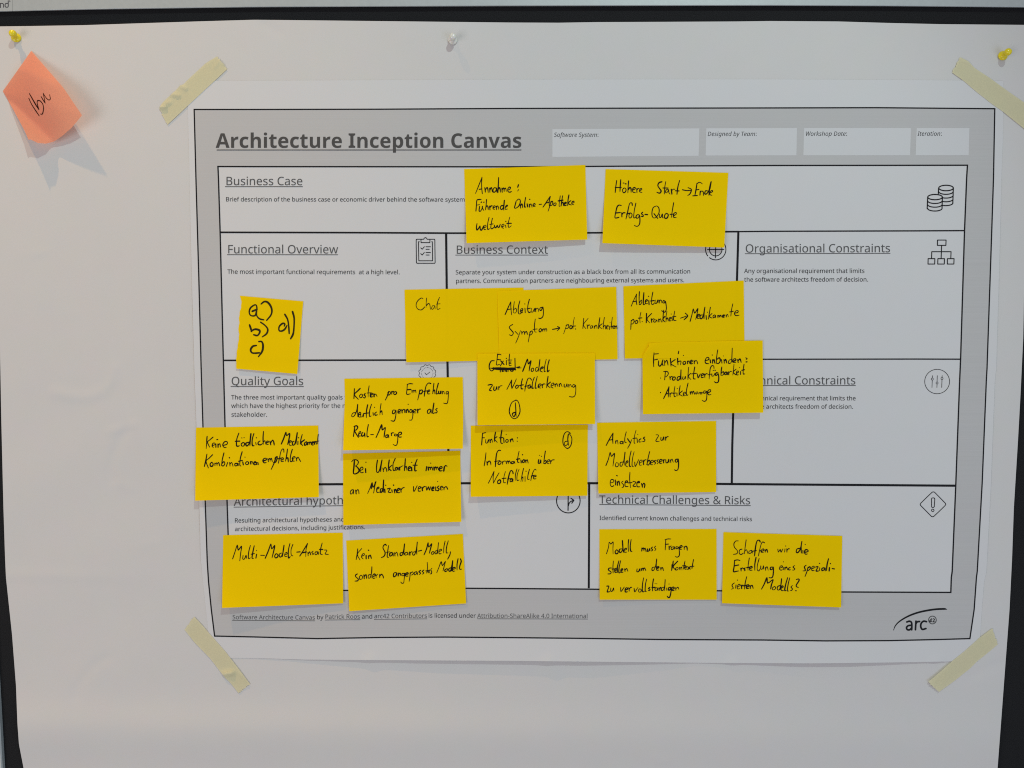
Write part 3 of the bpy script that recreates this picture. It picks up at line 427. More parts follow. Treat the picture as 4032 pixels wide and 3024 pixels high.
for s, x0, y0, x1, y1, ref in (
    ('Brief description of the business case or economic driver behind the software system.', 889, 793, 1830, 794, 'Brief description of the business case or economic driver behind the software system'),
    ('The most important functional requirements  at a high level.', 896, 1078, 1574, 1080, None),
    ('The three most important quality goals t', 911, 1573, 1349, 1573, 'The three most important quality goals'),
    ('which have the highest priority for the m', 911, 1606, 1340, 1606, 'which have the highest priority for the'),
    ('stakeholder.', 911, 1641, 1052, 1641, None),
    ('Separate your system under construction as a black box from all its communication', 1794, 1080.5, 2718.5, 1077, None),
    ('partners. Communication partners are neighbouring external systems and users.', 1795, 1114.5, 2694.6, 1111, None),
    ('Any organisational requirement that limits', 2931, 1075, 3404, 1074.7, None),
    ('the software architects freedom of decision.', 2931, 1109, 3419, 1108.5, None),
    ('Any technical requirement that limits the', 3070, 1576.5, 3369.4, 1576.5, 'requirement that limits the'),
    ('the software architects freedom of decision.', 3132, 1609.4, 3359.8, 1609.4, 'freedom of decision.'),
    ('Resulting architectural hypotheses and', 923.7, 2058, 1306.6, 2053.8, 'Resulting architectural hypotheses'),
    ('architectural decisions, including justifications.', 924.6, 2091.3, 1437.7, 2083.6, None),
    ('Identified current known challenges and technical risks', 2361, 2047.5, 2961, 2052, None)):
    text('description_text', s, x0, y0, x1, y1, M_BODY, ref=ref)
for s, x0, y0, x1, ul in (('Software System:', 2182, 539, 2357, None), ('Designed by Team:', 2786.6, 535.3, 2979.7, None), ('Workshop Date:', 3172, 534.6, 3336, None), ('Iteration:', 3614, 534.4, 3708.8, None)):
    text('field_label_text', s, x0, y0, x1, y0, M_BODY, kind='i')
for s, x0, y0, x1, y1, m, u in (
    ('Software Architecture Canvas', 915.5, 2438.5, 1239.7, 2440, 'h', (2442.8, 2444.5)), ('by', 1247.5, 2438.5, 1272.5, 2438.5, 'b', None),
    ('Patrick Roos', 1280, 2437, 1417, 2436, 'h', (2441.5, 2440)), ('and', 1424.5, 2436.3, 1466.5, 2436, 'b', None),
    ('arc42 Contributors', 1473.6, 2434.5, 1681, 2432.8, 'h', (2438.8, 2436.8)), ('is licensed under', 1687, 2432, 1872.6, 2432.5, 'b', None),
    ('Attribution-ShareAlike 4.0 International', 1880, 2432.8, 2314, 2434, 'h', (2436.5, 2437.6))):
    text('licence_text', s, x0, y0, x1, y1, M_HEAD if m == 'h' else M_BODY, ul=[((x0-1, u[0]), (x1+1, u[1]), 2.0)] if u else None)

# ------------------------------------------------------------------ drawn strokes (icons and handwriting)
def spline(pts, sub=3):
    pts = np.asarray(pts, float); n = len(pts)
    if n < 3: return pts
    q = np.r_[[2*pts[0]-pts[1]], pts, [2*pts[-1]-pts[-2]]]
    out = []
    for i in range(n-1):
        p0, p1, p2, p3 = q[i:i+4]
        for k in range(sub):
            t = k/sub
            out.append(.5*((2*p1)+(-p0+p2)*t+(2*p0-5*p1+4*p2-p3)*t*t+(-p0+3*p1-3*p2+p3)*t**3))
    out.append(pts[-1])
    return np.array(out)

def strokes(name, lines, mat, parent, hfun, off=.06, nd=8, **kw):
    """lines: list of (points Nx2 in photograph units, widths N)"""
    V = []; H = []; Fc = []; base = 0
    ang = np.arange(nd)/nd*2*math.pi; disc = np.stack([np.cos(ang), np.sin(ang)], 1)
    for si, (p, w) in enumerate(lines):
        p = np.asarray(p, float); w = np.broadcast_to(np.asarray(w, float), (len(p),))
        for i in range(len(p)):
            V.append(p[i]+disc*w[i]/2); H.append(np.full(nd, off+.0015*((si*7+i) % 12)))
            Fc.append(tuple(range(base+nd-1, base-1, -1))); base += nd
        for i in range(len(p)-1):
            t = p[i+1]-p[i]; l = np.hypot(*t)
            if l < 1e-6: continue
            n = np.array([-t[1], t[0]])/l
            V.append(np.array([p[i]+n*w[i]/2, p[i+1]+n*w[i+1]/2, p[i+1]-n*w[i+1]/2, p[i]-n*w[i]/2]))
            H.append(np.full(4, off+.02+.0015*((si*5+i) % 12)))
            Fc.append((base, base+1, base+2, base+3)); base += 4
    V = np.concatenate(V); H = np.concatenate(H)
    return mesh_obj(name, P(V[:, 0], V[:, 1], hfun(V[:, 0], V[:, 1])+H), Fc, mat, parent, smooth=False, **kw)

def arc(cx, cy, rx, ry, a0=0, a1=360, n=36):
    a = np.radians(np.linspace(a0, a1, n)); return np.stack([cx+rx*np.cos(a), cy+ry*np.sin(a)], 1)
def sc(pts, ox, oy, k): return np.asarray(pts, float).reshape(-1, 2)/k+np.array([ox, oy])

# coins
K = (3620, 700, 4.608)
L_ = [(sc(arc(485, 185, 132, 50), *K), 4.4)]
for y in (250, 318, 385, 455): 
    a0 = 12 if y > 300 else 0
    L_.append((sc(arc(483 if y < 400 else 480, y, 130, 50, 8 if y < 440 else 0, 172 if y < 300 else (115 if y < 440 else 118)), *K), 4.2))
L_ += [(sc([350, 185, 345, 290], *K), 4.2), (sc([618, 185, 607, 465], *K), 4.2)]
L_ += [(sc(arc(285, 350, 132, 48), *K), 4.4)]
for y in (418, 485, 555): L_.append((sc(arc(282, y, 130, 48, 5, 175), *K), 4.2))
L_ += [(sc([152, 350, 143, 560], *K), 4.2), (sc([419, 350, 412, 560], *K), 4.2)]
strokes('coins_icon', L_, M_BLACK, poster, Hp, .2)
# organisation chart
L_ = []
for q in ([330, 1130, 485, 1130, 482, 1226, 328, 1226, 330, 1130], [160, 1467, 282, 1467, 279, 1565, 158, 1565, 160, 1467], [337, 1467, 456, 1467, 453, 1565, 334, 1565, 337, 1467], [510, 1467, 630, 1467, 627, 1565, 508, 1565, 510, 1467],
          [404, 1230, 396, 1460], [222, 1460, 226, 1341, 576, 1341, 571, 1460]):
    L_.append((sc(q, *K), 3.7))
strokes('organisation_chart_icon', L_, M_BLACK, poster, Hp, .2)
# sliders in a ring
K = (3600, 1420, 10.37)
L_ = [(sc(arc(935, 853, 507, 498, n=64), *K), 2.3)]
for a, b, c, d, e in ((745, 605, 737, 752, 725), (942, 605, 932, 912, 925), (1142, 605, 1134, 730, 1122)):
    L_ += [(sc([a, b+8, c, d-45], *K), 2.2), (sc(arc(c, d, 42, 42, n=20), *K), 2.0), (sc([c, d+45, e, 1095], *K), 2.2)]
strokes('sliders_icon', L_, M_BODY, poster, Hp, .2)
# warning diamond
K = (3600, 1920, 7.322)
L_ = [(sc([520, 130, 550, 123, 582, 130, 740, 290, 900, 455, 908, 485, 895, 512, 730, 675, 562, 832, 528, 842, 497, 832, 340, 672, 180, 510, 172, 480, 188, 450, 350, 290, 520, 130], *K), 3.1),
      (sc([498, 325, 510, 302, 545, 294, 580, 303, 592, 330, 578, 548, 562, 568, 535, 574, 508, 566, 500, 545, 498, 325], *K), 3.1), (sc(arc(534, 655, 36, 36, n=20), *K), 2.9)]
strokes('warning_icon', L_, M_ICON, poster, Hp, .2)
# target
K = (2740, 880, 10.37)
L_ = [(sc(arc(812, 1060, 415, 425, 142, 205, 16), *K), 3.4), (sc(arc(812, 1060, 415, 425, -100, 128, 44), *K), 3.4), (sc(arc(812, 1060, 257, 262, n=48), *K), 3.4),
      (sc([475, 1065, 1145, 1058], *K), 3.6), (sc([818, 720, 797, 1405], *K), 3.4)]
strokes('target_icon', L_, M_BLACK, poster, Hp, .2)
# clipboard
K = (1620, 920, 12.76)
L_ = [(sc([625, 280, 260, 280, 240, 300, 238, 500, 250, 1440, 262, 1475, 290, 1487, 1160, 1487, 1185, 1470, 1190, 1440, 1175, 310, 1160, 282, 1130, 280, 795, 280], *K), 3.2),
      (sc([620, 280, 640, 225, 700, 198, 755, 220, 790, 280], *K), 3.2), (sc([480, 290, 480, 448, 925, 448, 930, 290], *K), 3.1),
      (sc([395, 405, 355, 405, 358, 800, 370, 1362, 1062, 1362, 1058, 800, 1050, 405, 1015, 405], *K), 3.1)]
for y in (0, 290):
    L_ += [(sc([468, 712+y*1.0, 541, 782+y, 648, 655+y], *K), 3.1), (sc([728, 657+y, 955, 657+y], *K), 3.1), (sc([730, 783+y, 895, 783+y], *K), 3.1)]
strokes('clipboard_icon', L_, M_BLACK, poster, Hp, .2)
# scalloped quality seal
K = (1590, 1110, 4.254)
a = np.radians(np.arange(0, 361, 5)); r = 138+9*np.cos(12*a+math.pi)
L_ = [(sc(np.stack([393+r*np.cos(a), 1530+r*np.sin(a)], 1), *K), 1.9), (sc([352, 1522, 378, 1556, 438, 1508], *K), 2.0)]
for k in range(24):
    q = math.radians(15*k); L_.append((sc([393+96*math.cos(q), 1530+96*math.sin(q), 393+96*math.cos(q+.04), 1530+96*math.sin(q+.04)], *K), 2.0))
strokes('seal_icon', L_, M_BODY, poster, Hp, .2)
# turn-off arrow in a ring
K = (1830, 1630, 4.254)
L_ = [(sc(arc(1735, 1455, 197, 202, n=64), *K), 3.8), (sc([1733, 1300, 1730, 1615], *K), 4.2), (sc([1735, 1540, 1745, 1500, 1775, 1465, 1825, 1447], *K), 4.2), (sc([1778, 1413, 1828, 1447, 1793, 1495], *K), 4.2)]
strokes('fork_arrow_icon', L_, M_BLACK, poster, Hp, .2)
# logo bottom right
K = (3500, 2380, 8.508)
p = spline(sc([155, 865, 215, 720, 330, 590, 540, 450, 800, 330, 1100, 240, 1500, 170, 1850, 150, 1945, 173], *K), 4)
w = np.interp(np.arange(len(p)), [0, 4, 8, 12, 16, 28, 32], [2.2, 4, 5, 6, 6.8, 7.4, 1.5])
L_ = [(p, w)]
for q in ([600, 588, 690, 562, 755, 600, 770, 700, 765, 850], [760, 698, 650, 712, 592, 775, 620, 845, 700, 848, 762, 785], [908, 560, 890, 848], [898, 660, 950, 585, 1030, 572], [1262, 578, 1165, 562, 1085, 630, 1068, 740, 1120, 835, 1242, 808]):
    L_.append((spline(sc(q, *K), 4), 7.0))
for q in ([1428, 475, 1350, 568, 1440, 565], [1428, 475, 1405, 595], [1470, 492, 1510, 475, 1532, 510, 1470, 588, 1545, 583]):
    L_.append((sc(q, *K), 3.0))
logo = strokes('logo', L_, M_BLACK, poster, Hp, .2)
strokes('logo_ring', [(sc(arc(1460, 522, 128, 130, n=40), *K), 3.4)], M_HEAD, poster, Hp, .2)
# lettering on the aluminium frame
K = (0, 0, 11.06)
HR = lambda x, y: np.full(np.shape(x), 5.02)
L_ = [(sc(q, *K), 3.5) for q in ([-60, 150, 10, 148, 100, 148, 140, 170, 155, 210, 155, 315], [-150, 150, -155, 330], [15, 165, 20, 330], [357, 30, 358, 250, 350, 300, 320, 312, 260, 312, 225, 290, 218, 220, 228, 170, 260, 148, 350, 145], [418, 35, 432, 65])]
strokes('frame_lettering', L_, M_RAILTEXT, board, HR, .03)

# ------------------------------------------------------------------ sticky notes
def inv_bilinear(q, px, py):
    q = np.asarray(q, float); s = np.full(np.shape(px), .5); t = np.full(np.shape(px), .5)
    for _ in range(6):
        x = (1-s)*(1-t)*q[0, 0]+s*(1-t)*q[1, 0]+s*t*q[2, 0]+(1-s)*t*q[3, 0]-px
        y = (1-s)*(1-t)*q[0, 1]+s*(1-t)*q[1, 1]+s*t*q[2, 1]+(1-s)*t*q[3, 1]-py
        xs = (1-t)*(q[1, 0]-q[0, 0])+t*(q[2, 0]-q[3, 0]); xt = (1-s)*(q[3, 0]-q[0, 0])+s*(q[2, 0]-q[1, 0])
        ys = (1-t)*(q[1, 1]-q[0, 1])+t*(q[2, 1]-q[3, 1]); yt = (1-s)*(q[3, 1]-q[0, 1])+s*(q[2, 1]-q[1, 1])
        d = xs*yt-xt*ys
        s, t = s-(x*yt-xt*y)/d, t-(xs*y-x*ys)/d
    return s, t

FV = {'T': (123, 200, .2), 'L': (11, 359, .4), 'a': (75, 268, 9.5), 'b': (252, 348, 17.0), 'c': (36, 395, .8), 'd': (205, 556, 4.5), 'B': (110, 552, 17.5), 'R': (326, 456, 20), 'm': (150, 400, 10.0)}
FT = ('Tab', 'aLc', 'acm', 'amb', 'bmR', 'mdR', 'cmd', 'cdB')
def facet_height(px, py):
    px = np.asarray(px, float); py = np.asarray(py, float); tot = 0
    offs = [(0, 0), (7, 0), (-7, 0), (0, 7), (0, -7), (5, 5), (-5, -5), (5, -5), (-5, 5)]
    for ox, oy in offs:
        best = np.full(px.shape, -1e9); hh = np.zeros(px.shape)
        for t in FT:
            (x0, y0, h0), (x1, y1, h1), (x2, y2, h2) = (FV[c] for c in t)
            d = (y1-y2)*(x0-x2)+(x2-x1)*(y0-y2)
            u = ((y1-y2)*(px+ox-x2)+(x2-x1)*(py+oy-y2))/d; v = ((y2-y0)*(px+ox-x2)+(x0-x2)*(py+oy-y2))/d
            w = 1-u-v; m = np.minimum(np.minimum(u, v), w); k = m > best
            hh = np.where(k, u*h0+v*h1+w*h2, hh); best = np.where(k, m, best)
        tot = tot+hh
    return np.maximum(tot/len(offs), .1)+.3

HAND = {
'annahme': (1810, 630, 4.254, 20, '265 560 290 500 330 400 375 288/373 288 366 400 372 500 380 565/327 492 372 483/420 462 430 538/426 520 440 480 462 462 472 490 478 545/500 470 506 540/504 510 520 470 535 465 542 500 550 535/612 470 580 465 558 500 562 535 590 535 612 500 618 470 625 530 632 540/652 293 648 400 640 548/642 500 665 462 678 490 682 540/706 470 712 540/710 505 728 470 742 480 745 528/745 500 762 468 775 490 780 530/800 505 840 490 850 460 828 455 805 490 812 530 845 538 868 525/985 415 972 455/988 495 970 520/272 855 280 760 288 675 320 662 360 660/282 755 335 748/335 775 325 850 350 855 375 810 382 775 380 805 405 845/368 703 358 712/408 705 402 710/450 660 443 750 432 835/435 800 460 765 475 790 478 830/498 770 508 835/505 800 525 770 548 768/555 800 590 790 588 765 562 778 560 815 585 828/610 770 618 832/615 800 632 768 648 790 655 830/735 765 700 765 680 800 700 830 735 790 748 675 740 760 738 838/760 800 800 770 790 755 765 785 765 825 800 820/945 690 930 750 918 800 945 805 990 770 1015 710 1010 665 985 655 955 680/1010 735 1022 805/1018 770 1040 735 1052 760 1055 800/1105 625 1090 710 1088 785 1108 785/1130 735 1140 785/1172 658 1175 660/1165 740 1172 790/1170 765 1190 735 1205 760 1212 795/1228 765 1265 750 1255 728 1230 745 1232 775 1268 775/1330 745 1372 740/1395 790 1450 710 1515 608/1517 610 1500 690 1500 770/1440 722 1505 705/1530 690 1510 770 1480 858/1525 715 1550 690 1560 720 1545 755 1515 765/1600 720 1575 735 1580 765 1608 755 1615 725 1595 715/1685 600 1672 690 1665 770 1685 770/1650 685 1730 672/1725 598 1708 690 1700 770/1705 730 1728 705 1735 730 1738 768/1750 735 1785 722 1778 705 1755 720 1755 760 1790 755/1830 585 1815 670 1808 765/1862 680 1815 725 1870 755/1875 725 1915 712 1910 690 1885 700 1878 735 1912 750/290 1065 280 1130 290 1172 320 1140 340 1105 345 1160 365 1175 390 1130 400 1100/400 1135 440 1120 435 1090 408 1110 408 1160 440 1165/492 960 470 1060 468 1160 500 1150/548 975 530 1060 522 1140 545 1150 575 1125/505 1078 560 1070/580 1090 590 1130 610 1130 630 1095 640 1125 660 1125 680 1075/700 1115 740 1105 738 1075 710 1085 705 1125 735 1145/772 1028 774 1030/768 1090 775 1135/840 955 815 1050 815 1120 835 1125 865 1100/790 1062 865 1060'),
'hoehere': (2360, 630, 4.254, 21, '290 345 275 450 265 545/358 330 350 440 345 528/265 462 368 458/410 470 388 500 400 545 430 540 448 500 430 470 408 472/398 385 412 386/432 398 448 400/490 350 482 450 478 548/482 500 510 462 530 480 532 540/552 500 590 490 605 470 585 460 560 480 562 535 605 548/625 480 630 545/628 505 645 478 668 478/672 515 710 495 705 475 680 490 675 530 715 545/1048 365 1000 380 980 430 1010 480 1035 520 1010 555 962 540/1112 362 1095 460 1088 570/1065 468 1150 470/1155 490 1120 500 1108 540 1130 548 1155 510 1160 500 1165 545 1185 572/1205 490 1215 570/1210 520 1235 490 1265 490/1345 342 1315 450 1300 575/1275 515 1335 518/1392 498 1460 512 1530 508/1485 462 1540 490 1535 530 1515 570 1480 595/1635 390 1622 480 1600 595/1565 600 1642 595/1630 400 1670 375 1700 380 1725 400/1625 500 1668 492/1690 520 1685 588/1688 555 1710 520 1740 535 1745 595/1815 520 1780 515 1765 560 1790 570 1835 510 1873 362 1850 450 1835 590/1870 370 1852 480/1850 555 1895 530 1890 510 1862 525 1850 575 1885 592/368 762 330 755 300 780 280 850 260 960 290 970 330 958/268 888 350 880/375 885 378 952/377 920 400 885 432 885/552 762 545 720 510 725 490 790 470 890 445 988/455 905 520 888/515 892 495 930 505 970 535 960 548 915 530 885/612 722 585 850 575 965 605 960/668 920 640 915 615 940 625 975 655 965 672 925 680 1010 670 1080 630 1112 585 1095/725 875 705 900 735 925 730 945 700 942/765 912 808 915/960 768 900 800 880 900 900 965 950 960 1000 880 995 800 960 768/915 898 978 978/1010 905 1005 955 1030 960 1055 905 1058 960 1075 970/1105 905 1090 940 1100 975 1135 970 1155 920 1130 895 1105 905/1245 715 1225 830 1205 965/1185 910 1250 905/1238 940 1288 905 1285 880 1250 895 1240 955 1290 965'),
'chat': (1590, 1110, 4.254, 15, '322 282 290 270 230 320 205 390 230 450 290 470 340 430 350 415/382 268 375 350 372 430/374 400 410 362 435 380 445 460/510 395 480 400 465 450 490 455 515 410 520 400 525 455/598 258 565 340 555 430 570 462 610 440/545 372 610 365'),
'ableitung_symptom': (1940, 1110, 4.254, 17, '207 548 250 450 300 335/302 335 305 440 317 552/240 465 315 452/362 330 350 430 345 510/350 470 385 440 400 480 380 520 345 515/455 318 430 420 430 520 460 535 490 500 505 450/460 490 505 465 495 445 470 460 468 505 505 515/540 440 545 515/536 368 540 370/615 290 590 390 588 480 610 512 640 500/575 452 630 440/650 440 645 500 675 500 700 445 700 500/715 440 720 500/720 475 740 440 765 455 765 500/825 425 795 435 790 470 815 475 840 420 850 500 840 580 800 612 765 605/335 712 290 740 280 770 330 830 345 860 320 898 278 885/375 828 425 880/465 815 430 920 385 1025/485 830 490 875/488 860 515 830 532 840 535 880/535 860 560 828 575 850 580 880/630 830 615 900 595 1008/620 850 655 820 668 850 640 885 610 885/713 622 700 730 705 830 735 840/675 795 745 788/795 780 775 810 790 838 815 820 815 790 795 778/830 790 840 830/838 815 855 785 870 795 875 830/872 810 890 780 905 795 905 830/1000 795 1060 785 1120 772/1085 748 1122 772 1080 820/1240 715 1215 790 1188 870/1225 735 1265 715 1275 750 1250 780 1215 775/1310 725 1290 760 1300 785 1325 775 1330 745 1310 725/1368 595 1350 690 1345 790/1340 742 1388 738/1385 788 1390 789/1525 610 1510 780/1600 608 1520 715 1560 782/1580 715 1590 780/1585 745 1610 722 1630 725/1665 730 1638 745 1640 780 1665 765 1675 735 1680 780/1700 735 1710 780/1708 755 1730 725 1745 745 1748 780/1795 598 1780 700 1772 785/1835 700 1785 745 1830 785/1870 595 1855 700 1850 790/1855 755 1880 725 1890 750 1890 790/1905 760 1935 745 1930 725 1908 740 1910 785 1935 785/1965 680 1967 682/1955 740 1958 798/2005 592 1990 700 1985 785/1975 752 2030 735/2010 765 2040 750 2035 735 2012 750 2015 780 2040 780/2045 735 2050 782/2050 760 2072 735 2080 760 2082 788'),
'ableitung_krankheit': (2430, 1080, 4.254, 19, '235 535 280 430 325 332/325 332 318 420 330 510/262 460 325 450/373 290 368 400 370 510/372 480 405 430 412 470 390 505 368 505/448 308 440 420 440 505 465 500/470 460 505 445 500 425 475 440 475 490 510 490/525 368 528 370/530 440 535 508/598 298 580 400 575 490 600 505 625 480/560 448 620 440/640 430 635 480 660 485 680 430 682 480/700 430 705 480/705 460 725 430 745 445 748 480/800 450 775 440 765 475 790 480 808 455 820 510 825 580 800 635 745 610/235 770 232 850 228 925/235 785 270 755 285 790 260 830 230 830/330 770 302 790 310 825 340 815 345 785 325 768/398 635 380 730 385 815/358 735 415 730/418 792 422 793/492 655 488 810/578 655 500 745 548 815/572 745 580 805/577 775 600 748 625 750/660 765 620 765 612 795 640 800 665 765 670 800/695 750 700 798/700 770 725 745 735 770 740 800/780 600 770 700 765 800/800 705 765 755 805 800/835 620 820 700 820 790/822 755 845 730 855 785/870 755 905 738 895 720 872 735 875 780 905 775/905 665 907 667/920 720 925 775/965 615 950 700 945 765 990 775/925 712 985 705/1060 735 1120 715 1180 690/1140 650 1182 690 1165 720 1120 762/1222 790 1255 670 1275 580 1300 650 1352 575 1335 680 1315 755/1340 700 1385 695 1380 670 1350 680 1340 730 1375 740/1425 680 1395 690 1390 735 1420 740 1450 660 1470 550 1455 650 1455 745/1510 635 1515 636/1490 690 1495 755/1562 552 1545 650 1530 750/1590 655 1545 705 1590 735/1635 680 1608 695 1612 730 1640 710 1648 690 1650 730/1685 690 1690 725/1690 705 1705 688 1715 718/1715 705 1735 685 1742 715/1765 705 1800 690 1790 678 1765 690 1770 720 1800 715/1825 680 1830 715/1828 695 1850 672 1862 710/1938 495 1915 600 1905 700/1885 630 1945 620/1965 650 2020 640 2025 610 1985 615 1965 660 1990 692 2045 685'),
'funktionen': (2500, 1310, 4.254, 20, '320 335 312 450 315 572/318 358 400 352/315 458 380 445/398 470 395 540 420 560 450 520 470 455 455 500 472 552/495 465 500 550/500 510 530 462 545 490 555 545/622 330 595 420 605 560/675 450 600 515 690 575/735 308 715 420 722 540/710 492 770 475 762 540/812 380 814 381/825 480 805 500 815 530 845 520 848 488 825 478/880 475 882 520/882 500 905 470 918 520/930 500 960 480 950 460 930 475 932 520 965 515/990 465 995 520/995 495 1020 465 1040 480 1052 522/1175 470 1235 450 1235 420 1205 415 1178 460 1185 510 1240 520/1260 455 1268 505/1295 373 1297 375/1298 450 1302 512/1302 480 1325 450 1338 510/1387 288 1370 400 1362 510/1370 450 1415 420 1430 470 1400 515 1355 508/1450 450 1458 510/1482 388 1484 390/1490 450 1498 510/1498 475 1520 448 1540 510/1615 450 1580 460 1565 505 1590 515 1620 470 1630 258 1625 400 1620 480/1635 480 1690 460 1680 435 1645 450 1640 490 1690 495/1720 450 1730 500/1725 475 1755 440 1770 460 1780 500/1855 420 1880 435 1862 450/1862 490 1878 488/428 758 430 760/480 650 540 650 560 690 520 740 498 725/510 660 498 790/585 735 592 785/590 755 610 735 630 738/650 740 628 765 640 795 670 785 675 750 650 738/760 735 720 740 705 785 730 795 765 740 772 622 768 720 772 790/805 735 800 775 825 778 845 730 850 775/900 578 890 700 888 785/935 680 895 730 938 785/1002 575 985 680 980 765 1012 775/950 690 1030 680/1045 690 1060 755 1095 690/1110 720 1150 705 1140 685 1112 700 1115 750 1150 745/1165 690 1172 750/1170 720 1190 688 1215 690/1325 600 1320 560 1290 552 1262 600 1250 700 1243 775/1225 705 1290 690/1312 632 1314 634/1342 630 1344 631/1290 690 1290 725 1320 722 1340 680 1345 720/1395 675 1365 670 1350 705 1370 715 1395 690 1405 760 1395 825 1360 838 1330 820/1455 575 1445 650 1440 715/1450 680 1480 650 1490 690 1460 715 1440 705/1540 660 1510 665 1505 700 1530 700 1545 665 1550 705/1570 655 1572 705/1572 680 1595 650 1620 650/1660 530 1650 620 1640 710/1695 610 1645 660 1690 705/1700 680 1735 660 1725 640 1702 655 1705 705 1735 705/1752 583 1754 585/1770 650 1770 700/1828 530 1815 620 1815 690 1840 690/1790 630 1835 620/428 1000 430 1005/480 1105 530 1000 570 905/570 905 562 1000 560 1080/515 1030 565 1015/585 1010 590 1075/588 1040 610 1010 630 1010/670 900 655 1000 660 1065 685 1070/635 1015 690 1010/708 935 710 937/705 1010 705 1060/758 888 742 980 738 1055/795 975 745 1025 795 1062/810 1035 850 1015 840 995 812 1010 815 1055 850 1050/890 845 865 960 865 1045 890 1040/925 990 932 1030/932 1010 950 985 962 1028/962 1005 980 980 1000 1030/1050 990 1020 1000 1025 1030 1055 1005 1065 1030/1085 1000 1130 1000/1085 1000 1095 1025 1125 1022/1195 980 1160 975 1150 1010 1180 1010 1200 980 1205 1060 1195 1130 1160 1150 1125 1130/1215 1010 1265 985 1265 955 1235 960 1215 1000 1235 1040 1275 1035'),
'exit': (1850, 1360, 4.254, 20, '410 258 360 260 328 320 328 390 365 428 400 400 400 370/395 375 450 385 520 378 600 385 700 378 765 380/345 380 450 395 600 402 770 405/360 382 470 376 620 384 760 376/380 390 500 394 640 390 765 396/400 398 520 404 680 396 762 410/420 384 560 378 700 390 760 386/430 402 540 410 640 404 740 412/430 395 560 390 760 392/510 370 510 445/555 405 540 435 570 430/590 405 592 435/610 410 615 440/640 405 640 438/700 400 680 425 715 432 735 400/755 215 758 330 762 415/780 370 835 358 800 378 862 376/465 145 455 240 445 325 500 318/462 150 500 150 525 160/455 235 515 242/520 262 572 320/560 262 510 345/612 250 612 325/610 216 612 218/665 145 658 240 660 335 700 330/635 245 705 245/668 280 690 275/668 300 690 298/885 435 930 320 965 230 980 310 1022 260 1005 350 992 430/1050 380 1028 400 1035 435 1065 425 1068 390 1048 378/1135 365 1105 380 1100 425 1130 430 1160 360 1175 235 1160 330 1155 435/1172 240 1160 340/1178 400 1225 380 1222 360 1190 375 1180 425 1215 445/1280 230 1255 340 1245 435 1270 430/1330 243 1305 340 1300 440 1330 415/305 665 350 655 378 665 350 710 330 750 365 760/405 690 400 745 430 750 450 690 455 745/480 690 485 745/485 715 510 680 540 675/620 738 665 650 700 580/700 580 695 660 705 725/705 720 745 640 780 560/790 665 765 690 775 720 805 705 812 675 790 663/880 560 862 640 860 720 890 728/835 672 895 660/1035 582 1010 550 975 555 950 620 930 700 920 768/920 690 980 672/1010 660 980 675 975 712 1000 715 1020 680 1025 720/1080 535 1050 620 1045 715 1070 712/1130 518 1105 620 1095 715 1125 710/1145 690 1190 672 1185 645 1155 655 1145 700 1185 715/1210 650 1215 710/1212 680 1235 645 1262 650/1310 518 1295 620 1285 710/1350 615 1300 665 1345 710/1360 680 1405 660 1400 630 1368 645 1360 690 1395 715/1425 645 1430 695/1430 668 1455 640 1475 690/1495 645 1500 690/1500 665 1520 635 1545 690/1580 650 1582 695 1610 692 1625 645 1632 695/1655 655 1660 700/1660 675 1685 655 1705 695/1770 670 1735 655 1720 690 1745 700 1770 670 1775 760 1760 840 1720 865 1665 855/780 915 710 950 675 1020 660 1110 690 1190 740 1228 800 1200 840 1110 830 1000 800 930 760 915/762 960 770 1080 775 1190/765 1120 720 1135 715 1165 740 1195 765 1140'),
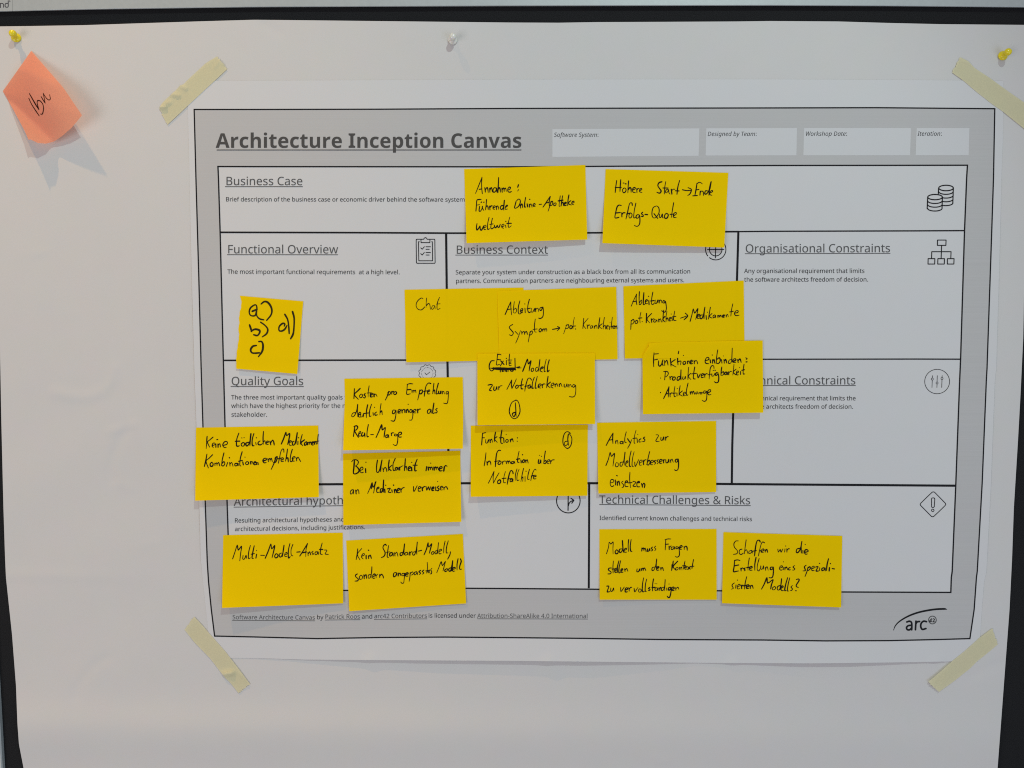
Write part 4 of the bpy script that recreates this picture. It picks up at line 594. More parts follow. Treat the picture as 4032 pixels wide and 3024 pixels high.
'kosten': (1330, 1460, 4.254, 20, '278 300 270 465/375 295 330 340 278 400 345 478/390 390 362 420 375 450 405 440 412 400 388 388/460 380 440 405 465 425 450 455 428 445/525 252 510 350 508 440/490 372 560 368/545 410 580 395 575 375 550 385 548 435 585 435/605 385 608 435/608 410 635 390 658 430/855 345 830 420 795 492/835 370 870 348 885 375 860 405 828 400/900 345 905 395/902 370 920 345 938 350/960 350 935 370 945 395 975 390 985 360 960 345/1165 225 1160 300 1155 392 1215 385/1160 228 1210 215 1258 220/1162 318 1225 312/1240 325 1245 370/1245 345 1270 325 1275 370/1275 345 1300 325 1310 370/1375 320 1360 400 1338 490/1370 335 1410 320 1420 350 1395 385 1365 380/1560 215 1520 205 1480 250 1460 340 1448 428/1440 345 1500 335/1500 355 1540 340 1535 320 1508 335 1508 385 1545 385/1610 210 1600 300 1590 385/1592 350 1620 320 1628 385/1685 208 1660 300 1650 385 1675 380/1690 340 1690 380 1715 380 1720 340 1725 385/1745 340 1750 385/1750 360 1775 345 1785 390/1850 345 1820 350 1815 385 1840 385 1855 350 1850 450 1835 540 1800 548 1768 540/300 700 250 710 232 760 265 765 310 690 335 560 330 650 335 770/332 570 325 680/345 740 385 720 375 695 350 715 350 770 385 775/385 720 385 765 410 770 430 715 432 775/500 570 480 680 478 785/440 715 520 705/565 560 535 660 530 760 560 755/590 700 595 745/612 610 618 615/650 690 620 715 630 745 665 735/725 548 710 650 705 740/710 700 735 670 745 735/965 660 925 660 915 710 945 715 975 665 970 760 945 840 890 835/1010 690 1050 670 1040 645 1012 660 1010 705 1050 705/1072 650 1078 705/1078 675 1100 645 1112 650/1120 650 1125 700/1178 560 1180 562/1145 655 1150 700/1150 670 1170 645 1190 700/1240 655 1215 650 1205 690 1230 700 1250 660 1258 740 1240 820 1200 825/1265 690 1310 665 1300 645 1272 655 1270 700 1310 705/1335 645 1340 705/1338 675 1360 645 1388 640/1545 640 1505 665 1505 710 1540 705 1560 650 1565 710/1610 540 1595 640 1590 710 1625 705/1665 630 1640 650 1665 680 1650 705 1625 700/285 930 262 1100/270 935 310 920 335 945 310 990 280 1005 345 1115/345 1060 385 1040 380 1015 355 1035 350 1090 385 1090/420 1030 400 1060 405 1095 440 1080 450 1040 455 1110/512 900 492 1010 490 1100 515 1100/552 1068 598 1068/640 1120 690 1010 735 905 745 990 795 950 785 1030 775 1110/835 1070 805 1085 805 1118 835 1110 845 1075 855 1122/895 1040 900 1085/900 1060 920 1035 945 1045/995 1065 960 1060 950 1085 980 1090 1000 1065 1005 1150 990 1235 960 1250 925 1230/1015 1080 1065 1060 1060 1030 1025 1035 1012 1080 1030 1110 1068 1108'),
'bei': (1330, 1750, 4.254, 22, '278 270 270 380 262 480 300 492 350 460 355 420 320 375 300 365/232 290 260 260 310 258 345 290 330 335 295 360/370 440 420 415 412 380 380 395 372 450 400 475 430 465/470 298 472 300/465 405 468 470/665 262 650 360 650 455 680 465 710 400 740 260 725 370 718 455/755 395 765 455/762 430 790 385 815 410 822 458/862 260 850 350 850 440/905 350 855 400 895 440/962 235 925 330 930 430 955 435/990 385 965 395 965 430 990 425 1005 390 1015 430/1030 380 1038 430/1035 400 1055 375 1095 355/1132 238 1125 340 1115 440/1120 400 1148 368 1158 435/1180 410 1220 390 1210 370 1185 385 1185 435 1225 440/1238 300 1240 302/1235 385 1240 440/1330 248 1295 340 1290 435 1320 440/1260 348 1330 348/1490 370 1478 440/1555 312 1558 314/1515 380 1518 430/1520 405 1545 378 1552 425/1552 400 1575 378 1590 430/1610 380 1615 430/1615 405 1640 375 1650 425/1650 400 1670 378 1688 430/1700 410 1745 395 1740 370 1705 385 1705 440 1750 440/1785 375 1775 445/1785 395 1800 355 1832 365/245 755 212 785 215 832 250 810 262 760 265 830/300 765 308 828/308 790 335 755 350 780 355 828/500 820 540 730 575 640 590 720 640 620 620 700 600 815/570 650 560 740/630 630 612 700/655 750 690 735 685 715 655 735 655 800 700 800/740 740 715 750 715 800 740 790 765 700 768 595 762 700 762 800/802 683 804 685/785 750 790 805/830 745 880 735 845 795 890 805/932 680 936 684/905 760 912 800/945 755 955 812/952 785 970 750 985 810/995 780 1035 755 1025 735 998 755 998 805 1035 805/1055 740 1060 800/1060 770 1080 735 1115 718/1268 705 1275 790 1330 690/1345 745 1385 730 1378 705 1350 720 1350 780 1390 780/1410 715 1418 775/1418 745 1440 710 1465 705/1480 705 1490 765 1520 710 1535 765 1560 700/1575 745 1610 730 1600 710 1575 730 1580 770 1610 765/1672 620 1674 622/1640 710 1640 770/1695 695 1665 720 1695 745 1680 775 1650 768/1715 735 1755 720 1745 700 1718 715 1720 760 1755 760/1775 715 1780 760/1780 735 1810 705 1830 725 1842 755'),
'keine': (750, 1640, 4.254, 21, '280 330 272 430 262 540/378 345 325 390 285 430 320 512/275 340 270 420/360 490 410 470 405 445 375 450 362 495 385 520/440 388 458 385/425 460 425 515/460 460 462 515/462 485 490 455 502 510/540 485 610 465 615 425 575 420 540 470 560 515 600 518/810 278 775 380 770 480 790 498 820 490/750 415 825 412/880 435 850 460 860 495 895 490 905 450 880 432/858 358 862 360/895 353 900 355/985 430 930 445 935 490 965 480 1000 400 1012 288 1000 400 995 488/1010 295 1000 400/1062 285 1035 380 1035 480 1065 490/1092 435 1100 475/1102 355 1105 357/1165 410 1135 430 1135 465 1170 475 1205 455/1222 250 1215 360 1218 465/1220 430 1245 405 1260 465/1270 440 1305 430 1295 410 1272 425 1275 465 1305 465/1330 415 1345 475/1345 440 1375 395 1395 430 1402 478/1520 462 1560 370 1598 265 1610 320 1660 285 1650 380 1625 468/1650 435 1690 425 1680 405 1655 420 1655 475 1690 485/1735 415 1710 425 1710 475 1740 470 1765 390 1788 270 1775 380 1765 465/1808 355 1811 357/1800 415 1798 470/1872 300 1850 380 1838 465/1910 390 1850 440 1880 490/1945 420 1915 440 1910 480 1940 470 1950 430 1958 478/1965 430 1970 470/1970 450 1990 425 1998 470/1998 445 2015 425 2025 470/2030 450 2060 440 2055 425 2035 435 2035 475 2060 475/2075 420 2080 465/2080 445 2100 415 2112 465/2140 300 2130 380 2128 460/2110 415 2145 410/275 630 255 740 232 838/370 640 310 700 260 750 300 862/358 765 330 790 335 830 370 830 378 790 355 765/405 780 410 825/410 800 435 775 445 822/445 800 470 770 490 828/560 610 535 710 520 815/525 790 560 755 575 790 550 828 520 820/650 690 653 692/622 770 600 835/655 770 662 830/660 800 685 770 700 790 712 835/780 785 745 790 745 825 780 820 795 785 800 825/865 590 835 700 825 810 845 830/805 750 870 735/912 680 914 682/875 760 885 810/945 755 920 780 935 805 970 795 970 765 945 752/1005 755 1010 795/1010 775 1030 750 1050 800/1060 780 1095 770 1085 755 1062 765 1065 805 1095 805/1105 770 1112 805/1112 785 1130 770 1138 810/1215 745 1270 725 1265 700 1230 705 1212 740 1235 775 1270 770/1295 705 1305 755/1303 730 1325 700 1335 750/1335 725 1355 700 1370 755/1430 680 1400 780 1352 885/1415 700 1450 670 1450 700 1430 760 1390 770/1565 600 1560 550 1535 548 1510 600 1490 700 1470 785/1462 710 1520 695/1515 730 1555 715 1545 690 1518 705 1520 750 1560 748/1625 545 1610 650 1590 750/1598 715 1630 690 1638 760/1705 550 1680 640 1670 745 1700 750 1720 720/1700 705 1750 690 1745 670 1712 685 1712 745 1750 745/1770 690 1780 745/1780 710 1800 680 1825 720 1845 755'),
'funktion': (1830, 1630, 4.254, 19, '298 320 290 420 282 520/300 325 350 312/288 400 330 398/352 425 350 480 375 485 400 430 405 485/420 425 430 480/430 450 450 420 465 475/515 305 500 390 495 465/540 380 500 420 545 478/622 270 605 380 605 480 635 495/580 400 640 395/652 405 658 480/692 342 694 344/705 425 685 445 695 475 725 465 725 435 705 423/760 425 768 470/768 445 795 415 812 468/880 395 882 405/878 455 880 460/355 650 345 750 325 870/372 800 378 855/378 825 405 790 430 805 438 855/600 612 565 610 535 660 520 770 512 885/500 798 590 780/575 800 555 825 570 845 600 835 608 805 585 795/625 790 635 845/633 815 655 790 680 790/690 790 700 835/700 810 720 785 730 830/730 808 750 785 768 830/815 795 780 805 785 830 815 825 828 795 840 828/910 625 890 720 885 800 910 815/868 760 920 750/967 682 969 684/940 770 945 820/985 765 965 790 975 815 1000 805 1002 775 985 763/1018 770 1025 820/1025 795 1045 765 1062 822/1250 692 1252 694/1284 708 1287 709/1240 765 1230 820 1255 825 1272 770 1275 825/1350 622 1335 720 1322 830/1330 800 1355 775 1365 805 1345 832 1320 825/1380 805 1420 790 1415 765 1385 780 1382 825 1415 832/1435 780 1440 835/1440 805 1465 772 1500 768/395 1160 440 1070 490 960/490 960 475 1060 480 1160/482 1155 530 1060 575 985/590 1100 555 1120 555 1165 595 1155 600 1115 580 1098/680 965 655 1060 650 1145 685 1150/625 1082 690 1075/810 1000 800 960 770 950 745 1010 725 1100 710 1180/715 1090 790 1080/800 1085 765 1100 760 1135 790 1125 805 1090 805 1140/875 920 850 1010 845 1115/910 925 880 1010 875 1110 912 1105/985 910 960 1020 940 1135/950 1080 975 1055 970 1130/1025 958 1028 960/1010 1045 1010 1130/1085 925 1060 1020 1055 1095 1085 1090/1195 940 1175 925 1145 970 1120 1050 1105 1120/1115 1040 1165 1028/1150 1055 1195 1045 1185 1025 1155 1040 1155 1085 1195 1085/1772 325 1720 295 1670 330 1645 420 1650 510 1690 560 1725 578 1775 530 1795 430 1780 370 1745 325/1730 345 1725 430 1738 525/1735 340 1725 420/1720 455 1680 465 1668 505 1690 530 1725 500 1735 450'),
'analytics': (2330, 1610, 4.254, 19, '242 612 300 500 355 405/357 405 350 490 355 582/290 525 352 512/398 535 402 580/400 555 425 525 435 550 440 590/515 545 480 550 478 580 510 580 525 545 525 588/578 385 555 480 555 555 580 560/600 500 640 560/668 515 640 590 600 660/742 358 715 460 710 560 725 580/690 495 750 488/770 425 773 430/760 500 765 565/825 500 795 520 795 555 830 550/890 470 865 490 890 515 880 545 850 545/1075 435 1110 435 1115 460 1072 535 1110 545 1135 540/1160 475 1158 520 1185 522 1205 470 1210 525/1235 470 1240 525/1240 495 1260 468 1285 465/237 950 280 840 308 728 330 795 380 745 370 850 355 960/415 900 395 930 405 968 440 960 445 915 415 898/520 890 480 900 475 950 505 955 540 850 558 725 545 850 545 945/555 730 545 840/570 915 605 895 600 870 575 890 570 950 600 970/660 705 635 820 630 950 655 965/710 718 685 820 675 945 700 970/720 890 730 965 785 850/800 910 840 885 830 855 800 880 800 940 840 940/860 860 870 935/868 895 890 855 915 855/970 715 945 820 925 930/930 890 965 860 975 900 950 940 920 930/985 905 1030 890 1025 860 990 875 988 930 1025 935/1070 860 1045 880 1070 905 1050 930/1115 850 1090 870 1115 895 1095 920/1135 890 1175 870 1165 845 1138 860 1140 910 1175 910/1195 850 1205 905/1205 870 1225 845/1240 850 1245 900 1275 895 1290 845 1295 900/1315 850 1325 900/1325 870 1345 840 1365 895/1440 840 1405 850 1400 885 1430 890 1448 840 1455 930 1445 1010 1415 1032 1385 1020/310 1240 365 1225 365 1190 325 1185 308 1240 320 1290 350 1300 372 1280/395 1190 400 1275/415 1115 430 1122/425 1215 430 1280/430 1250 455 1210 470 1282/525 1210 500 1235 535 1275 525 1312 505 1315/555 1240 600 1225 590 1205 562 1220 560 1295 610 1300/640 1060 635 1180 650 1320/605 1240 675 1235/690 1215 740 1230 690 1290 740 1300/755 1240 800 1235 790 1215 760 1235 760 1300 805 1305/835 1250 850 1310/848 1285 870 1245 890 1270 880 1322'),
'multi': (850, 2060, 4.254, 20, '280 598 320 480 358 368 375 450 430 385 415 500 400 630/455 540 450 600 480 598 505 540 515 590/578 372 550 480 545 590 580 580/642 378 620 480 605 580 630 590/590 520 645 510/680 458 682 460/682 520 670 585/750 538 815 540/825 590 880 460 920 350 935 430 985 375 965 480 940 580/1010 510 985 545 995 580 1030 570 1040 530 1010 508/1100 500 1065 515 1065 560 1095 560 1130 470 1142 368 1125 480 1115 560/1140 370 1125 460/1155 530 1190 515 1185 490 1155 510 1155 555 1190 555/1240 342 1215 450 1215 580 1245 560/1290 355 1260 440 1262 530 1290 548/1355 485 1410 480/1405 550 1470 450 1535 340/1535 342 1510 440 1505 560/1450 495 1515 482/1540 490 1545 545/1545 515 1570 480 1588 530/1630 470 1605 490 1635 515 1615 530/1700 480 1665 485 1662 525 1695 520 1710 480 1720 525/1780 332 1755 430 1750 510 1785 525/1735 440 1790 440/1815 450 1860 455 1830 515 1885 522'),
'kein': (1340, 2060, 4.254, 20, '292 430 280 520 265 612/358 425 285 520 330 615/355 555 400 535 400 510 370 520 355 570 385 600/470 452 475 455/432 540 432 598/470 545 475 595/475 565 500 535 520 590/770 375 755 355 725 375 715 420 750 490 735 550 685 578/808 375 795 460 785 560 810 575/770 488 830 480/865 490 830 505 830 550 860 540 880 500 885 550/910 495 915 550/915 520 945 485 965 555/1055 490 1005 500 1005 540 1035 535 1060 450 1075 348 1065 450 1065 535/1120 485 1085 500 1085 535 1120 525 1130 495 1135 535/1160 485 1165 535/1165 505 1190 480 1205 478/1265 475 1215 490 1215 530 1245 525 1275 430 1288 315 1280 420 1280 520/1290 320 1280 420/1308 468 1362 455/1402 530 1445 430 1470 328 1480 400 1530 345 1510 430 1490 505/1550 475 1525 495 1530 520 1560 515 1570 485 1548 473/1625 455 1590 470 1590 510 1615 505 1635 420 1645 325 1635 420 1630 510/1655 475 1695 455 1685 435 1655 455 1655 510 1690 510/1755 300 1735 400 1730 500/1808 295 1780 400 1775 495 1805 495/1845 480 1835 530 1798 602/285 850 255 870 260 900 300 935 290 965 245 970/345 870 320 900 325 940 365 930 370 890 345 870/395 865 400 930/402 895 430 860 440 925/510 860 470 870 470 920 500 910 525 820 528 730 520 840 515 920/545 895 580 880 575 850 545 870 545 920 580 920/595 860 600 910/600 880 625 855/655 860 660 910/660 885 690 855 715 885 722 920/930 825 895 840 892 895 925 885 945 830 950 885/970 835 975 885/975 860 1000 835 1015 880/1070 840 1035 845 1035 880 1065 875 1080 840 1070 930 1060 1000 1030 1005 1012 985/1090 865 1135 850 1125 830 1095 845 1095 885 1135 885/1170 825 1165 900 1152 975/1175 840 1210 815 1220 850 1190 870/1275 810 1240 830 1240 865 1270 855 1285 820 1295 865/1345 790 1315 815 1345 835 1325 860/1400 785 1370 810 1400 830 1375 855/1455 655 1460 750 1445 838/1430 800 1480 790/1470 815 1500 800 1490 785 1468 800 1470 830 1500 825/1535 755 1515 780 1530 810 1525 845 1500 850/1615 830 1655 730 1690 645 1710 710 1760 640 1740 720 1720 800/1775 765 1750 785 1755 810 1785 800 1795 770 1775 763/1865 745 1820 760 1820 800 1850 795 1870 700 1882 628 1875 720 1865 800/1885 775 1925 760 1915 740 1885 755 1885 805 1920 800/1972 595 1955 690 1955 785/2010 595 2025 640 2000 720 2000 770 2030 770'),
'modell': (2330, 2040, 4.254, 20, '247 598 280 490 292 405 320 435 358 400 355 500 358 600/418 530 392 560 402 595 435 590 440 550 415 528/500 515 465 525 465 570 495 570 520 500 512 375 520 480 530 575/515 380 522 460/545 540 580 525 575 505 548 520 545 570 585 570/618 360 610 460 615 560/660 360 645 460 650 545 675 560/840 500 838 552/842 525 865 500 875 550/875 525 895 505 910 565/935 515 930 555 955 550 970 510 975 550/1020 485 995 505 1020 530 1000 552/1070 470 1050 495 1075 520 1055 545/1240 370 1235 450 1230 535/1225 365 1270 350 1325 350/1232 440 1285 435/1295 470 1298 525/1298 495 1330 465/1375 480 1335 490 1335 525 1370 515 1385 480 1390 525/1450 485 1415 480 1412 510 1440 510 1455 485 1468 560 1465 630 1430 655 1400 640/1475 500 1515 480 1505 460 1478 475 1478 520 1510 520/1545 475 1550 525/1548 495 1575 470 1595 490 1600 540/330 835 290 840 280 870 325 905 310 932 270 935/362 718 355 820 358 920/340 855 390 850/385 880 425 860 415 840 388 855 390 905 425 905/455 715 430 820 430 910/485 712 460 820 455 915 485 905/490 880 520 865 510 845 488 865 495 905 525 905/550 850 558 895/558 870 585 845 605 890/760 850 755 895 785 895 805 850 810 890/830 845 838 880/838 860 860 838 865 880/865 858 885 835 905 878/1060 820 1015 830 1010 875 1040 870 1070 800 1088 685 1080 780 1085 870/1085 850 1125 830 1115 812 1090 830 1090 872 1125 870/1155 830 1160 870/1160 845 1185 830 1202 880/1365 720 1355 800 1335 880/1440 722 1365 810 1405 872/1345 780 1340 870/1430 825 1405 845 1412 870 1440 862 1448 835 1428 823/1470 825 1478 865/1478 845 1505 822 1512 870/1562 720 1548 790 1538 855/1520 800 1570 795/1560 835 1595 820 1585 805 1560 820 1562 855 1595 852/1610 815 1650 855/1650 812 1610 860/1705 695 1690 770 1678 845/1660 815 1712 805/252 1140 285 1140 280 1170 258 1235 300 1232/320 1170 318 1222 345 1222 365 1170 372 1222/485 1160 490 1230 545 1155/560 1205 600 1190 590 1165 562 1185 562 1235 600 1235/620 1165 628 1222/628 1195 650 1162 670 1160/710 1180 722 1235 775 1160/800 1185 782 1210 795 1240 825 1230 825 1195 800 1183/870 1000 850 1110 850 1230 885 1225/920 1022 900 1110 895 1215 915 1232/975 1160 950 1180 978 1195 965 1215 948 1210/1035 1020 1020 1110 1018 1220/1008 1165 1060 1160/1060 1095 1064 1096/1088 1099 1092 1100/1095 1165 1062 1175 1062 1210 1090 1205 1100 1170 1105 1212/1125 1170 1130 1210/1130 1185 1155 1160 1162 1210/1210 1160 1170 1170 1170 1210 1200 1205 1225 1110 1230 1030 1225 1120 1220 1215/1292 1104 1296 1105/1255 1170 1258 1210/1325 1160 1290 1165 1285 1205 1310 1200 1330 1165 1325 1250 1305 1325 1280 1328 1262 1305/1335 1195 1380 1180 1370 1155 1340 1170 1340 1210 1380 1210/1405 1165 1410 1210/1410 1185 1435 1160 1450 1165 1458 1195'),
'schaffen': (2810, 2040, 4.254, 20, '415 382 370 385 340 430 350 490 400 550 390 595 330 608/475 520 435 535 430 590 460 610 500 585/545 365 530 470 515 598/518 560 550 530 575 595/640 540 595 555 590 590 625 585 645 550 650 590/780 400 765 372 730 380 710 440 695 540 685 635/655 555 715 545/855 415 820 400 795 440 770 540 750 635/765 545 800 540/790 560 840 540 830 515 800 535 795 570 835 572/860 530 865 570/865 550 890 525 905 575/1075 520 1085 570 1115 525 1130 570 1160 515/1205 467 1208 469/1195 515 1190 570/1225 515 1228 570/1228 545 1250 515 1270 515/1450 505 1395 520 1385 570 1415 575 1455 510 1478 390 1465 480 1470 585/1532 442 1536 444/1495 540 1495 590/1520 575 1580 560 1575 535 1540 530 1520 570 1540 605 1570 600/350 712 345 800 332 895 380 892 420 885/350 710 400 700 442 712/348 800 420 785/455 840 460 885/460 860 480 835 500 845/530 835 505 850 530 870 510 885/598 668 580 780 575 875/555 830 610 822/600 850 645 830 635 810 605 825 605 870 645 872/710 660 690 770 690 875/762 678 735 780 730 860 755 885 780 850/790 800 790 850 815 855 835 800 838 855/865 825 870 875/870 845 895 815 915 875/990 820 955 825 950 860 980 860 1000 820 1000 920 985 990 950 1002 928 995/1105 840 1150 820 1145 800 1115 808 1102 850 1125 872 1150 865/1168 732 1170 734/1165 825 1168 865/1190 825 1195 868/1195 845 1220 820 1240 868/1285 825 1258 840 1260 868 1290 865/1355 795 1330 820 1360 850 1345 870 1320 870/1550 790 1520 815 1530 850 1535 880 1495 885/1580 820 1565 890 1530 980/1575 840 1610 815 1620 845 1590 875 1565 870/1640 850 1685 830 1675 805 1645 825 1645 875 1685 880/1710 820 1750 815 1715 885 1760 885/1772 758 1778 760/1778 830 1772 880/1850 830 1815 845 1815 880 1845 870 1865 835 1868 885/1925 680 1900 780 1890 880/1955 762 1958 764/1940 830 1935 885/1985 845 2025 852/350 1085 315 1110 310 1140 330 1175 295 1192/397 1038 399 1040/375 1120 370 1175/400 1150 445 1130 435 1110 405 1125 400 1185 440 1180/465 1125 470 1180/470 1150 490 1120/555 980 530 1080 515 1190/500 1135 570 1120/545 1155 590 1140 580 1115 550 1130 550 1175 590 1175/610 1130 615 1178/615 1150 645 1125 662 1178/802 1190 850 1100 892 1000 905 1090 995 1030 970 1110 955 1188/1020 1145 985 1170 990 1200 1025 1195 1040 1160 1015 1145/1110 1130 1070 1150 1070 1200 1105 1195 1130 1100 1138 1015 1125 1110 1115 1200/1130 1175 1165 1155 1155 1135 1130 1155 1135 1210 1170 1215/1240 998 1210 1100 1190 1205 1215 1215/1275 1000 1250 1100 1235 1215 1260 1220/1320 1130 1295 1155 1320 1185 1305 1212 1285 1212/1385 1030 1420 1020 1432 1045 1385 1120 1390 1150 1420 1162/1370 1216 1385 1218'),
'abcd': (900, 1140, 4.609, 34, '515 350 505 290 470 280 400 330 375 400 390 460 440 480 490 460 510 370 510 470 560 530 640 550/430 395 515 360/590 262 650 218 720 240 780 340 775 450 690 560/380 640 400 700 420 765/408 755 480 720 560 740 560 790 520 835 455 820/580 592 660 650 710 720 690 800 610 860/505 1015 440 1030 400 1090 420 1145 480 1155 560 1148/548 945 600 945 625 1010 610 1120 540 1220/1010 665 1020 625 980 615 920 670 915 740 960 755 1020 720 1060 650/1020 450 1070 540 1090 660 1100 800/1160 400 1190 520 1185 700 1170 810 1125 895'),
'ibu': (90, 350, 13.823, 55, '320 505 450 790 620 1070 890 1470/355 255 550 600 700 860 870 1130/870 1130 780 800 790 650 850 630 960 670 1090 850 1120 1100 1070 1350 1000 1375 945 1360/990 415 1100 600 1215 780/1215 780 1160 500 1110 250/1100 225 1250 470 1400 600 1490 560 1480 430 1450 310')}
NOTE_GROUP = 'yellow sticky notes on the printed canvas'
def note(key, q, lift, layer, label, mat, edges=None, bumps=(), pressed=.14, group=NOTE_GROUP, nu=30, nv=20, power=2.0, ink=None, base=Hp, mid=None, facets=False):
    top, bot, left, right = [q[0], q[1]], [q[3], q[2]], [q[0], q[3]], [q[1], q[2]]
    if edges:
        top = edges.get('top', top); bot = edges.get('bot', bot); left = edges.get('left', left); right = edges.get('right', right)
    ls = ([0, 1], list(lift)) if mid is None else ([0, mid[0], 1], [lift[0], mid[1], lift[1]])
    ph = sum(ord(c) for c in key)
    def H(px, py):
        s, t = inv_bilinear(q, np.asarray(px, float), np.asarray(py, float))
        tt = np.clip((t-pressed)/(1-pressed), 0, 1.15)
        hl = np.interp(s, *ls) if mid is None else ls[1][0]*(1-s)**2*(1-0)+0
        if mid is not None:
            # smooth curve through the three lifts
            a, m, b = lift[0], mid[1], lift[1]; sm = mid[0]
            hl = a*(s-sm)*(s-1)/(sm)+m*s*(s-1)/(sm*(sm-1))+b*s*(s-sm)/(1-sm)
        b0 = base(px, py)
        if facets: return b0+layer+facet_height(px, py)
        wob = .38*np.sin(4.2*s+ph)*tt+.14*np.sin(7*t+ph*2)
        h = b0+layer+hl*tt**power+wob+.08
        for cx, cy, a_, w_ in bumps: h = h+a_*np.exp(-(((px-cx)**2+(py-cy)**2)/w_**2))
        return h
    g = coons(top, bot, left, right, nu, nv); xy = g.reshape(-1, 2)
    c = np.mean(np.asarray(q, float), 0)
    o = mesh_obj('sticky_note', P(xy[:, 0], xy[:, 1], H(xy[:, 0], xy[:, 1])), grid_faces(nu, nv), mat, origin=P(c[0], c[1], 3),
                 label=label, category='sticky note', group=group)
    ox, oy, k, w, data = HAND[key]
    rnd = random.Random(key)
    L_ = []
    for st in data.split('/'):
        n = [float(x) for x in st.split()]
        p = spline(np.array(n).reshape(-1, 2)/k+np.array([ox, oy]), 3)
        ww = .86*w/k*rnd.uniform(.8, 1.22)*(1+.14*np.sin(np.arange(len(p))*.55+rnd.uniform(0, 6)))
        if len(p) > 4: ww[-1] *= .72; ww[-2] *= .88; ww[0] *= .9
        L_.append((p, ww))
    strokes('handwriting', L_, ink or M_INK, o, H, .12, nd=6)
    return o

note('chat', [(1592.8, 1140.6), (2061.3, 1132.3), (2066, 1417.5), (1599.9, 1426.6)], (2.3, .5), .5,
     'yellow note with only the word Chat, below the Functional Overview clipboard icon', M_YELLOW)
note('annahme', [(1827.6, 665.7), (2304.8, 649.5), (2312.4, 943.4), (1837, 957.5)], (8.3, 5.0), .5,
     'yellow note reading Annahme: Führende Online-Apotheke weltweit, left one in the Business Case row', M_YELLOW, ink=M_INK)
note('hoehere', [(2384.7, 665.7), (2867.8, 680.5), (2851.8, 974.9), (2371.8, 957.5)], (8.0, 5.6), .5,
     'yellow note reading Höhere Start, arrow, Ende Erfolgs-Quote, partly over the target icon', M_YELLOW)
note('ableitung_symptom', [(1958, 1146), (2426.6, 1129.5), (2432, 1414.4), (1967, 1424)], (.5, .9), 1.1,
     'yellow note reading Ableitung Symptom, pot. Krankheiten, lying over the right part of the Chat note', M_YELLOW)
note('ableitung_krankheit', [(2454.7, 1127), (2928.4, 1104.7), (2932.3, 1405), (2460.6, 1412)], (1.6, .6), .5,
     'yellow note reading Ableitung pot. Krankheit, Medikamente, under the users line of Business Context', M_YELLOW)
note('exit', [(1879.4, 1391.7), (2342.5, 1390.6), (2343, 1669.6), (1880, 1674.3)], (6.8, 4.6), 2.5,
     'yellow note with a crossed-out word and Exit-Modell zur Notfallerkennung above a circled d', M_YELLOW)
note('funktionen', [(2527, 1352), (3003, 1340.6), (3005.4, 1625), (2531.7, 1630.9)], (6.2, 5.6), 1.9,
     'yellow note with a bent corner reading Funktionen einbinden, covering the start of Technical Constraints', M_YELLOW,
     edges=dict(top=[(2556.4, 1351.8), (2620, 1347), (3003, 1340.6)], left=[(2556.4, 1351.8), (2555.5, 1362), (2547, 1377), (2536, 1393), (2529.4, 1405), (2531.7, 1630.9)]),
     bumps=((2535, 1372, 3.0, 38),))
note('kosten', [(1355.9, 1491.3), (1822, 1485), (1822.5, 1766.8), (1351, 1773.4)], (11.5, 8.0), .5,
     'yellow note reading Kosten pro Empfehlung deutlich geringer als Real-Marge, under the round seal icon', M_YELLOW,
     edges=dict(left=[(1355.9, 1491.3), (1357, 1520), (1358.3, 1566), (1355, 1640), (1351, 1773.4)], right=[(1822, 1485), (1823.5, 1560), (1824, 1640), (1822.5, 1766.8)]))
note('bei', [(1350.7, 1786.4), (1812.4, 1775), (1816.6, 2054.9), (1351.9, 2068)], (5.0, 5.0), .5,
     'yellow note reading Bei Unklarheit immer an Mediziner verweisen, below the Kosten note', M_YELLOW)
note('keine', [(771.9, 1684), (1253, 1675.3), (1255.4, 1957.3), (768.3, 1971.5)], (8.3, 5.5), .5,
     'yellow note reading Keine tödlichen Medikament-Kombinationen empfehlen, leftmost, overhanging the poster edge', M_YELLOW)
note('funktion', [(1854.2, 1676.3), (2314.7, 1672.6), (2312.6, 1952), (1853.5, 1956)], (8.0, 3.0), .5,
     'yellow note reading Funktion: Information über Notfallhilfe with a circled d in its corner', M_YELLOW)
note('analytics', [(2351.2, 1664.5), (2819.7, 1657.7), (2820, 1937.5), (2355.9, 1943.3)], (5.0, 2.0), .5,
     'yellow note reading Analytics zur Modellverbesserung einsetzen, above the Technical Challenges heading', M_YELLOW)
note('multi', [(878.9, 2107.5), (1349.5, 2097.6), (1351.4, 2375.7), (874.2, 2393.8)], (9.0, 2.2), .5,
     'yellow note reading Multi-Modell-Ansatz, lowest left note above the licence line', M_YELLOW)
note('kein', [(1363, 2128.6), (1822.6, 2102.3), (1835.3, 2376.2), (1375.3, 2406.7)], (3.4, 1.4), .5,
     'yellow note reading Kein Standard-Modell, sondern angepasstes Modell, tilted, right of Multi-Modell-Ansatz', M_YELLOW)
note('modell', [(2360, 2084), (2821.3, 2083), (2822, 2361.3), (2361, 2361.3)], (2.2, .9), .5,
     'yellow note reading Modell muss Fragen stellen um den Kontext zu vervollständigen', M_YELLOW)
note('schaffen', [(2848.8, 2095.2), (3316.6, 2110.5), (3311.9, 2391.9), (2842.9, 2375.4)], (2.8, 3.6), .5,
     'yellow note reading Schaffen wir die Erstellung eines spezialisierten Modells, lowest right note', M_YELLOW)
